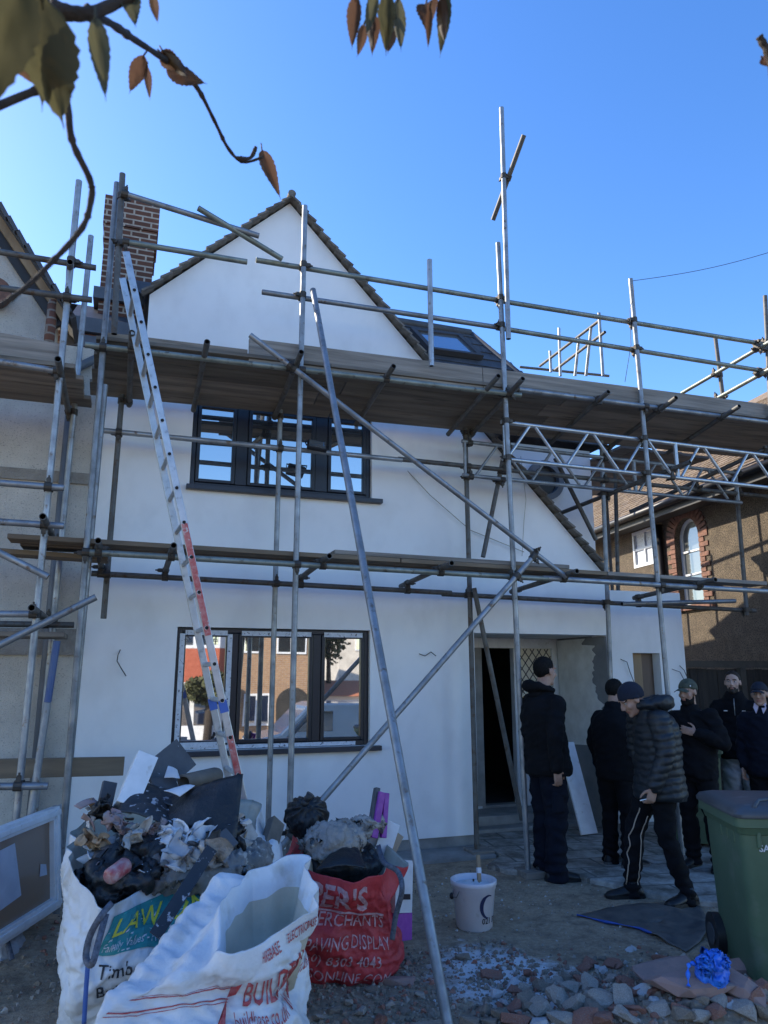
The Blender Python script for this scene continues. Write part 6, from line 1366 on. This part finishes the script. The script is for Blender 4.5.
# ------------------------------------------------------------------ wheelie bins
mat('bin green', (.075, .125, .075), (.058, .102, .060), 4, .45, bmp=.05, spots=(.12, .15, .12), spscale=6, splo=.60, sphi=.8); mat('bin lid', (.045, .05, .058), (.065, .072, .08), 6, .42, spots=(.15, .16, .17), spscale=8, splo=.6, sphi=.8)
def wheelie(label, c, heading, s=1.0, marks=True):
    """heading: direction the front of the bin faces"""
    b = thing('wheelie_bin', label, 'bin', (c[0], c[1], c[2]), R(heading)+math.pi/2, 'green wheelie bins')
    W0, D0, W1, D1, H0 = .45*s, .54*s, .53*s, .64*s, .87*s
    def rr(w, d, z, r=.05, yo=0):
        out = []
        for cx, cy, a0 in ((w/2-r, d/2-r, 0), (-w/2+r, d/2-r, 90), (-w/2+r, -d/2+r, 180), (w/2-r, -d/2+r, 270)):
            for k in range(5): t = R(a0+k*22.5); out.append(V((cx+r*math.cos(t), cy+r*math.sin(t)+yo, z)))
        return out
    m = MB(); m.loft([rr(W0, D0, .03*s), rr(W0+.01, D0+.01, .06*s), rr(W1-.03, D1-.05, H0-.10*s), rr(W1-.015, D1-.03, H0-.095*s), rr(W1, D1, H0-.06*s), rr(W1+.03, D1+.03, H0-.055*s), rr(W1+.03, D1+.03, H0-.01*s)], True); m.build('body', 'bin green', b, local=True, auto=35)
    m = MB()
    for k in range(3):
        for sx in (-1, 1): m.box((sx*(W1/2-.02), -.18*s+.1*k*s, H0-.12*s), (.02, .022, .085*s))
    for k in range(4): m.box((-.16*s+.11*k*s, -D1/2+.02, H0-.12*s), (.022, .02, .085*s))
    m.build('ribs', 'bin green', b, local=True, bevel=.006)
    m = MB(); top = []
    m.loft([rr(W1+.045, D1+.05, H0-.006), rr(W1+.05, D1+.055, H0+.012), rr(W1+.02, D1+.02, H0+.035), rr(W1-.06, D1-.10, H0+.052), rr(W1-.30, D1-.36, H0+.060)], True); ld_ = m.build('lid', 'bin lid', b, local=True, auto=50)
    m = MB(); m.path([(-.17*s, -.30*s, H0+.045), (-.10*s, -.18*s, H0+.062), (0, -.14*s, H0+.066), (.10*s, -.18*s, H0+.062), (.17*s, -.30*s, H0+.045)], .012, 8); m.build('lid_grip', 'bin lid', ld_, smooth=True, local=True)
    m = MB(); m.tube((-W1/2+.05, D1/2+.07, H0-.0), (W1/2-.05, D1/2+.07, H0-.0), .016, 10); 
    for sx in (-1, 1): m.bar((sx*(W1/2-.08), D1/2-.01, H0-.03), (sx*(W1/2-.08), D1/2+.07, H0-.0), .03, .03)
    m.build('handle', 'bin lid', b, local=True)
    for sx in (-1, 1):
        m = MB(); m.tube((sx*(W0/2+.005), D0/2-.02, .115*s), (sx*(W0/2+.055), D0/2-.02, .115*s), .115*s, 24); w_ = m.build('wheel', 'black plastic', b, local=True, auto=40)
        m = MB(); m.tube((sx*(W0/2+.056), D0/2-.02, .115*s), (sx*(W0/2+.062), D0/2-.02, .115*s), .06*s, 16); m.build('hub', 'bin lid', w_, local=True)
    if marks:
        vs, fs = text_tris('SAIB', .05, bold=.001); m = MB(); slope = (D1-.05-D0-.01)/2/(H0-.16*s)
        m.v = [V((-.165+x, -(D0+.01)/2-slope*(.69*s+y-.06)-.009, .69*s+y)) for x, y in vs]; m.f = fs; m.m = [0]*len(fs); m.build('lettering', 'print white', b, local=True, fix=False)
    return b
wheelie('large green wheelie bin with dark lid in the right foreground', (3.59, 3.60, .02), -114)
wheelie('green wheelie bin mostly hidden behind the bearded man with cap', (5.45, 6.35, PVZ), 230, 1.05, False)
# ------------------------------------------------------------------ things on the ground
mat('tarp blue', (.03, .10, .42), (.02, .07, .30), 9, .45, bmp=.3, bscale=12); mat('tarp dark', (.06, .058, .058), (.13, .115, .10), 9, .5, bmp=.4, bscale=10, spots=(.10, .09, .08), spscale=6, splo=.6, sphi=.8)
tp_ = [Z_(577, 914, .02), Z_(640, 903, .02), Z_(700, 905, .02), Z_(712, 930, .02), Z_(686, 950, .02), Z_(640, 928, .02)]
def flat_sheet(name, label, cat, poly, mname, amp=.02, lift=.02, edge=None):
    c = sum(poly, V())/len(poly); L = smoothloop(poly, 8, .8); m = MB(); Rg = []
    for q in (1, .92, .84, .75, .65, .55, .44, .33, .2, .02):
        Rg.append([c+(p-c)*q for p in L])
    for r in Rg:
        for p in r: p.z = gh(p.x, p.y)+lift+abs(crumple(p, amp, 7, 5))+.05*max(0, creases(p, 12))
    m.loft(Rg, False); o = m.build(name, mname, smooth=True); sd = o.modifiers.new('t', 'SOLIDIFY'); sd.thickness = .003; tag(o, label, cat)
    if edge:
        m = MB(); Q = []
        for k in range(edge[0], edge[1]): p = Rg[0][k % len(L)]; Q.append(p+V((0, 0, .006)))
        m.path(Q, [.006+.004*math.sin(k*1.3) for k in range(len(Q))], 6); m.build('hem', 'tarp blue', o, smooth=True)
    return o
flat_sheet('tarpaulin', 'muddy dark sheet with bright blue edge lying under the stooping man', 'tarpaulin', tp_, 'tarp dark', .012, .006, (38, 49))
mat('blue film', (.02, .12, .62), (.03, .20, .75), 14, .3, bmp=.6, bscale=20, bdist=.02)
bl = lump('plastic_bag', 'crumpled bright blue plastic bag on the rubble beside the bin', 'bag', Z_(712, 970, .25), (.085, .065, .085), 'blue film', .022, 11, 80, group=None, vox=.006)
m = MB(); c = Z_(712, 970, .25); m.path(spl([c+V((-.05, .0, .0)), c+V((-.10, .02, .035)), c+V((-.14, .0, .02)), c+V((-.17, -.03, -.04))], 8), [.007+.005*math.sin(k*1.1) for k in range(25)], 7); m.build('handle', 'blue film', bl, smooth=True)
glassmat('glass brown reflection', (.24, .15, .09), .04, fmax=.20)  # reflected brown brick is put into the pane's base colour
# old window frame leaning at the left
wf = thing('window_frame', 'old white plastic window frame with taped glass leaning at left', 'window frame', (-.7, 5.2, 0))
p1, p0 = atY(56, 905, 5.72), None; dirv = V((-.36, -.93, 0)).normalized(); tilt = V((-.10, .04, 1)).normalized(); LF, HF = 1.25, .60; p1.z = max(p1.z, .03); nrmF = dirv.cross(tilt).normalized()
if nrmF.x < 0: nrmF = -nrmF
fp = lambda u, v, o_=0: p1+dirv*(u*LF)+tilt*(v*HF)+nrmF*o_
for a, b, w_ in (((0, .04), (1, .04), .075), ((0, .96), (1, .96), .075), ((.03, .0), (.03, 1), .09), ((.97, .0), (.97, 1), .09)):
    m = MB(); m.bar(fp(*a), fp(*b), w_, .07, nrmF); m.bar(fp(*a, .036), fp(*b, .036), w_*.45, .02, nrmF); m.build('frame_bar', 'pvc white', wf, bevel=.005)
m = MB(); m.bar(fp(-.025, 0), fp(-.025, 1.03), .04, .05, nrmF); m.build('rail', 'galv', wf, bevel=.004)
m = MB(); m.add([fp(.05, .07), fp(.95, .07), fp(.95, .93), fp(.05, .93)], [(0, 1, 2, 3)]); m.build('pane', 'glass brown reflection', wf)
mat('label paper', (.50, .55, .64), (.42, .47, .56), 9, .6); m = MB(); m.add([fp(.36, .30, .004), fp(.62, .26, .004), fp(.66, .80, .004), fp(.42, .82, .004)], [(0, 1, 2, 3)]); m.build('label', 'label paper', wf)
m = MB(); m.add([fp(.56, .74, .008), fp(.74, .72, .008), fp(.74, .92, .008), fp(.56, .93, .008)], [(0, 1, 2, 3)]); m.build('tape', 'blue tape', wf); m = MB(); m.add([fp(.10, .36, .004), fp(.18, .38, .004), fp(.17, .50, .004), fp(.11, .47, .004)], [(0, 1, 2, 3)]); m.build('tape', 'label paper', wf)
# ------------------------------------------------------------------ rubble and gravel
mat('stone grey', (.42, .36, .30), (.27, .23, .19), 11, .92, bmp=.6, bscale=50, spots=(.42, .40, .37), spscale=14, splo=.62, sphi=.75); mat('stone dark', (.28, .225, .175), (.17, .138, .105), 11, .92, bmp=.6, bscale=50); mat('brick bit', (.34, .15, .10), (.22, .105, .075), 12, .92, bmp=.6, bscale=50, spots=(.28, .24, .21), spscale=14, splo=.56, sphi=.7); mat('slab purple', (.34, .21, .175), (.235, .16, .14), 8, .9, bmp=.5, bscale=40, spots=(.27, .22, .20), spscale=9, splo=.6, sphi=.75); mat('stone white', (.50, .50, .50), (.38, .38, .38), 11, .9, bmp=.5, bscale=40)
def rock(r, seed, boxy=.5, n=26):
    rr_ = random.Random(seed); bm = bmesh.new()
    for _ in range(n):
        p = V((rr_.uniform(-1, 1), rr_.uniform(-1, 1), rr_.uniform(-1, 1))); q = p.normalized()*rr_.uniform(.85, 1); p = p*boxy+q*(1-boxy); bm.verts.new((p.x*r[0], p.y*r[1], p.z*r[2]))
    g = bmesh.ops.convex_hull(bm, input=bm.verts); bmesh.ops.delete(bm, geom=[v for v in bm.verts if not v.link_faces], context='VERTS')
    bmesh.ops.triangulate(bm, faces=bm.faces); bmesh.ops.subdivide_edges(bm, edges=bm.edges, cuts=2, use_grid_fill=True)
    for v in bm.verts: v.co *= 1+.07*noise.noise(v.co*3.5+V((seed, 0, 0)))+.05*noise.noise(v.co*9)
    me = bpy.data.meshes.new('stone'); bm.to_mesh(me); bm.free(); return me
RK = random.Random(5)
KINDS_ = [('stone', 'grey broken concrete lump in the foreground rubble heap', 'stone grey', 'stone', 'grey concrete lumps in the rubble heap', (1, .8, .6)), ('stone', 'dark dirty stone in the foreground rubble heap', 'stone dark', 'stone', 'dark stones in the rubble heap', (1, .8, .6)), ('brick_fragment', 'reddish broken brick in the foreground rubble heap', 'brick bit', 'brick', 'broken bricks in the rubble heap', (1.2, .7, .5)), ('plaster_lump', 'whitish plaster chunk in the foreground rubble heap', 'stone white', 'plaster', 'white plaster chunks in the rubble heap', (1, .75, .5))]
MES = {}
for ki, kd in enumerate(KINDS_):
    for q in range(5): me = rock(kd[5], ki*10+q, .85 if ki == 2 else .7); me.materials.append(MATS[kd[2]]); me.name = kd[0]; MES[ki, q] = me
placed = []
def putrock(px, py, size, ki, zoff=.0):
    z = .05
    for _ in range(3): p = Z_(px, py, z); z = gh(p.x, p.y)+size*.25
    kd = KINDS_[ki]; o = link(kd[0], MES[ki, RK.randrange(5)]); o.location = (p.x, p.y, z+zoff); o.scale = (size*RK.uniform(.8, 1.15),)*2+(size*RK.uniform(.75, 1.1),); o.rotation_euler = (RK.uniform(-.5, .5), RK.uniform(-.5, .5), RK.uniform(0, 6.3)); tag(o, kd[1], kd[3], kd[4])
for px, py, s_, ki in ((590, 985, .055, 0), (570, 988, .050, 0), (560, 1000, .060, 0), (540, 1008, .055, 0), (575, 1006, .06, 0), (600, 1000, .058, 0), (623, 1000, .055, 0), (612, 980, .040, 0), (545, 985, .05, 1), (530, 1002, .06, 1), (525, 990, .04, 0), (585, 1020, .06, 2), (562, 1021, .055, 0), (606, 1020, .06, 2), (628, 1018, .05, 0), (500, 1015, .05, 1), (482, 1010, .045, 1), (516, 1020, .06, 2), (540, 1024, .05, 3), (513, 985, .045, 3), (603, 970, .030, 3), (598, 968, .02, 3), (625, 982, .035, 2), (640, 978, .035, 1), (652, 975, .03, 1), (616, 964, .035, 2), (645, 992, .04, 3), (660, 1012, .04, 0), (655, 1000, .03, 3), (740, 985, .045, 2), (750, 1000, .05, 2), (728, 990, .045, 1), (718, 1000, .04, 0), (760, 990, .04, 2), (700, 985, .035, 1), (690, 975, .03, 1), (745, 1015, .055, 0), (765, 1015, .05, 1), (670, 985, .03, 3), (680, 990, .03, 1), (635, 1010, .035, 2), (590, 1008, .04, 1), (555, 1018, .035, 2), (575, 975, .025, 1), (558, 980, .025, 0), (470, 1022, .04, 1), (630, 950, .02, 3), (634, 949, .018, 3), (505, 1003, .03, 3), (688, 1020, .05, 1), (715, 1018, .05, 2), (700, 1022, .045, 0), (405, 1010, .03, 1), (420, 995, .028, 0), (372, 990, .03, 1), (390, 1005, .025, 0), (360, 1012, .035, 0), (335, 1010, .03, 1), (412, 980, .02, 3), (348, 1003, .025, 0), (380, 1020, .03, 2), (318, 1018, .03, 0)):
    putrock(px, py, s_*1.32, ki)
for k in range(150): putrock(RK.uniform(490, 768), RK.uniform(958, 1024), .012+.045*RK.random()**2, RK.choice((0, 1, 1, 2, 2, 2, 3)), .0)
def rough_slab(px, py, size, rz, tilt, seed, lb, mn='slab purple'):
    me = rock(size, seed, .9, 34); me.name = 'paving_slab'; me.materials.append(MATS[mn]); o = link('paving_slab', me); p = Z_(px, py, .06); o.location = (p.x, p.y, gh(p.x, p.y)+size[2]*.8); o.rotation_euler = (R(tilt), R(-tilt*.4), R(rz)); tag(o, lb, 'slab')
rough_slab(672, 984, (.21, .12, .035), 12, 6, 501, 'broken purplish paving slab lying flat behind the rubble'); rough_slab(690, 1010, (.20, .13, .05), -10, -5, 502, 'large mottled purplish slab at the bottom edge'); rough_slab(738, 1012, (.09, .15, .05), 20, 8, 505, 'upright squarish purple brown slab piece right of the mottled slab')
rough_slab(752, 968, (.27, .07, .05), -32, 8, 503, 'long purplish stone slab against the foot of the bin'); rough_slab(462, 949, (.05, .035, .02), 5, 3, 504, 'small flat paving fragment on the soil near the bucket', 'stone dark')
rough_slab(392, 975, (.13, .045, .02), -28, 3, 506, 'thin reddish flat fragment beside the red sack', 'slab purple'); rough_slab(430, 1020, (.11, .06, .025), 4, 2, 507, 'grey flat stone at the foot of the raking tube', 'stone dark')
# gravel and crumbs: uncountable
gm = MB(); g_ = random.Random(9)
tet = [V((1, 0, -.4)), V((-.5, .87, -.4)), V((-.5, -.87, -.4)), V((.35, .3, .55)), V((-.4, .1, .6)), V((.1, -.45, .5))]; tf = [(0, 1, 3), (1, 4, 3), (1, 2, 4), (2, 5, 4), (2, 0, 5), (0, 3, 5), (3, 4, 5)]
def crumbs(n, fx, smin, smax, mis):
    for _ in range(n):
        x, y = fx(); s_ = smin+(smax-smin)*g_.random()**2.5; a = g_.uniform(0, 6.28); M = Matrix.Rotation(a, 3, 'Z') @ Matrix.Rotation(g_.uniform(-.6, .6), 3, 'X'); z = gh(x, y)+s_*.25
        gm.add([V((x, y, z))+M @ V((p.x*s_*g_.uniform(.7, 1.2), p.y*s_*g_.uniform(.7, 1.2), p.z*s_*.9)) for p in tet], tf, g_.choice(mis))
crumbs(3800, lambda: (g_.uniform(.6, 2.4), g_.uniform(3.1, 4.6)), .004, .026, (0, 1, 1, 1, 1, 2))
crumbs(2600, lambda: (g_.gauss(2.7, .55), g_.gauss(3.55, .28)), .005, .026, (0, 0, 1, 2, 1, 1))
crumbs(3000, lambda: (g_.uniform(1.0, 5.0), g_.uniform(3.6, 6.4)), .003, .014, (0, 1, 1, 1, 3))
crumbs(1600, lambda: (g_.uniform(-1.2, .6), g_.uniform(3.6, 6.6)), .004, .03, (0, 1, 1, 1, 2))
crumbs(500, lambda: (g_.uniform(3.0, 6.0), g_.uniform(5.6, 7.2)), .003, .008, (1, 1, 0))
go = gm.build('gravel', ['stone grey', 'stone dark', 'brick bit', 'stone white'], fix=False); tag(go, 'loose gravel and brick crumbs scattered over the bare soil', 'gravel', kind='stuff')
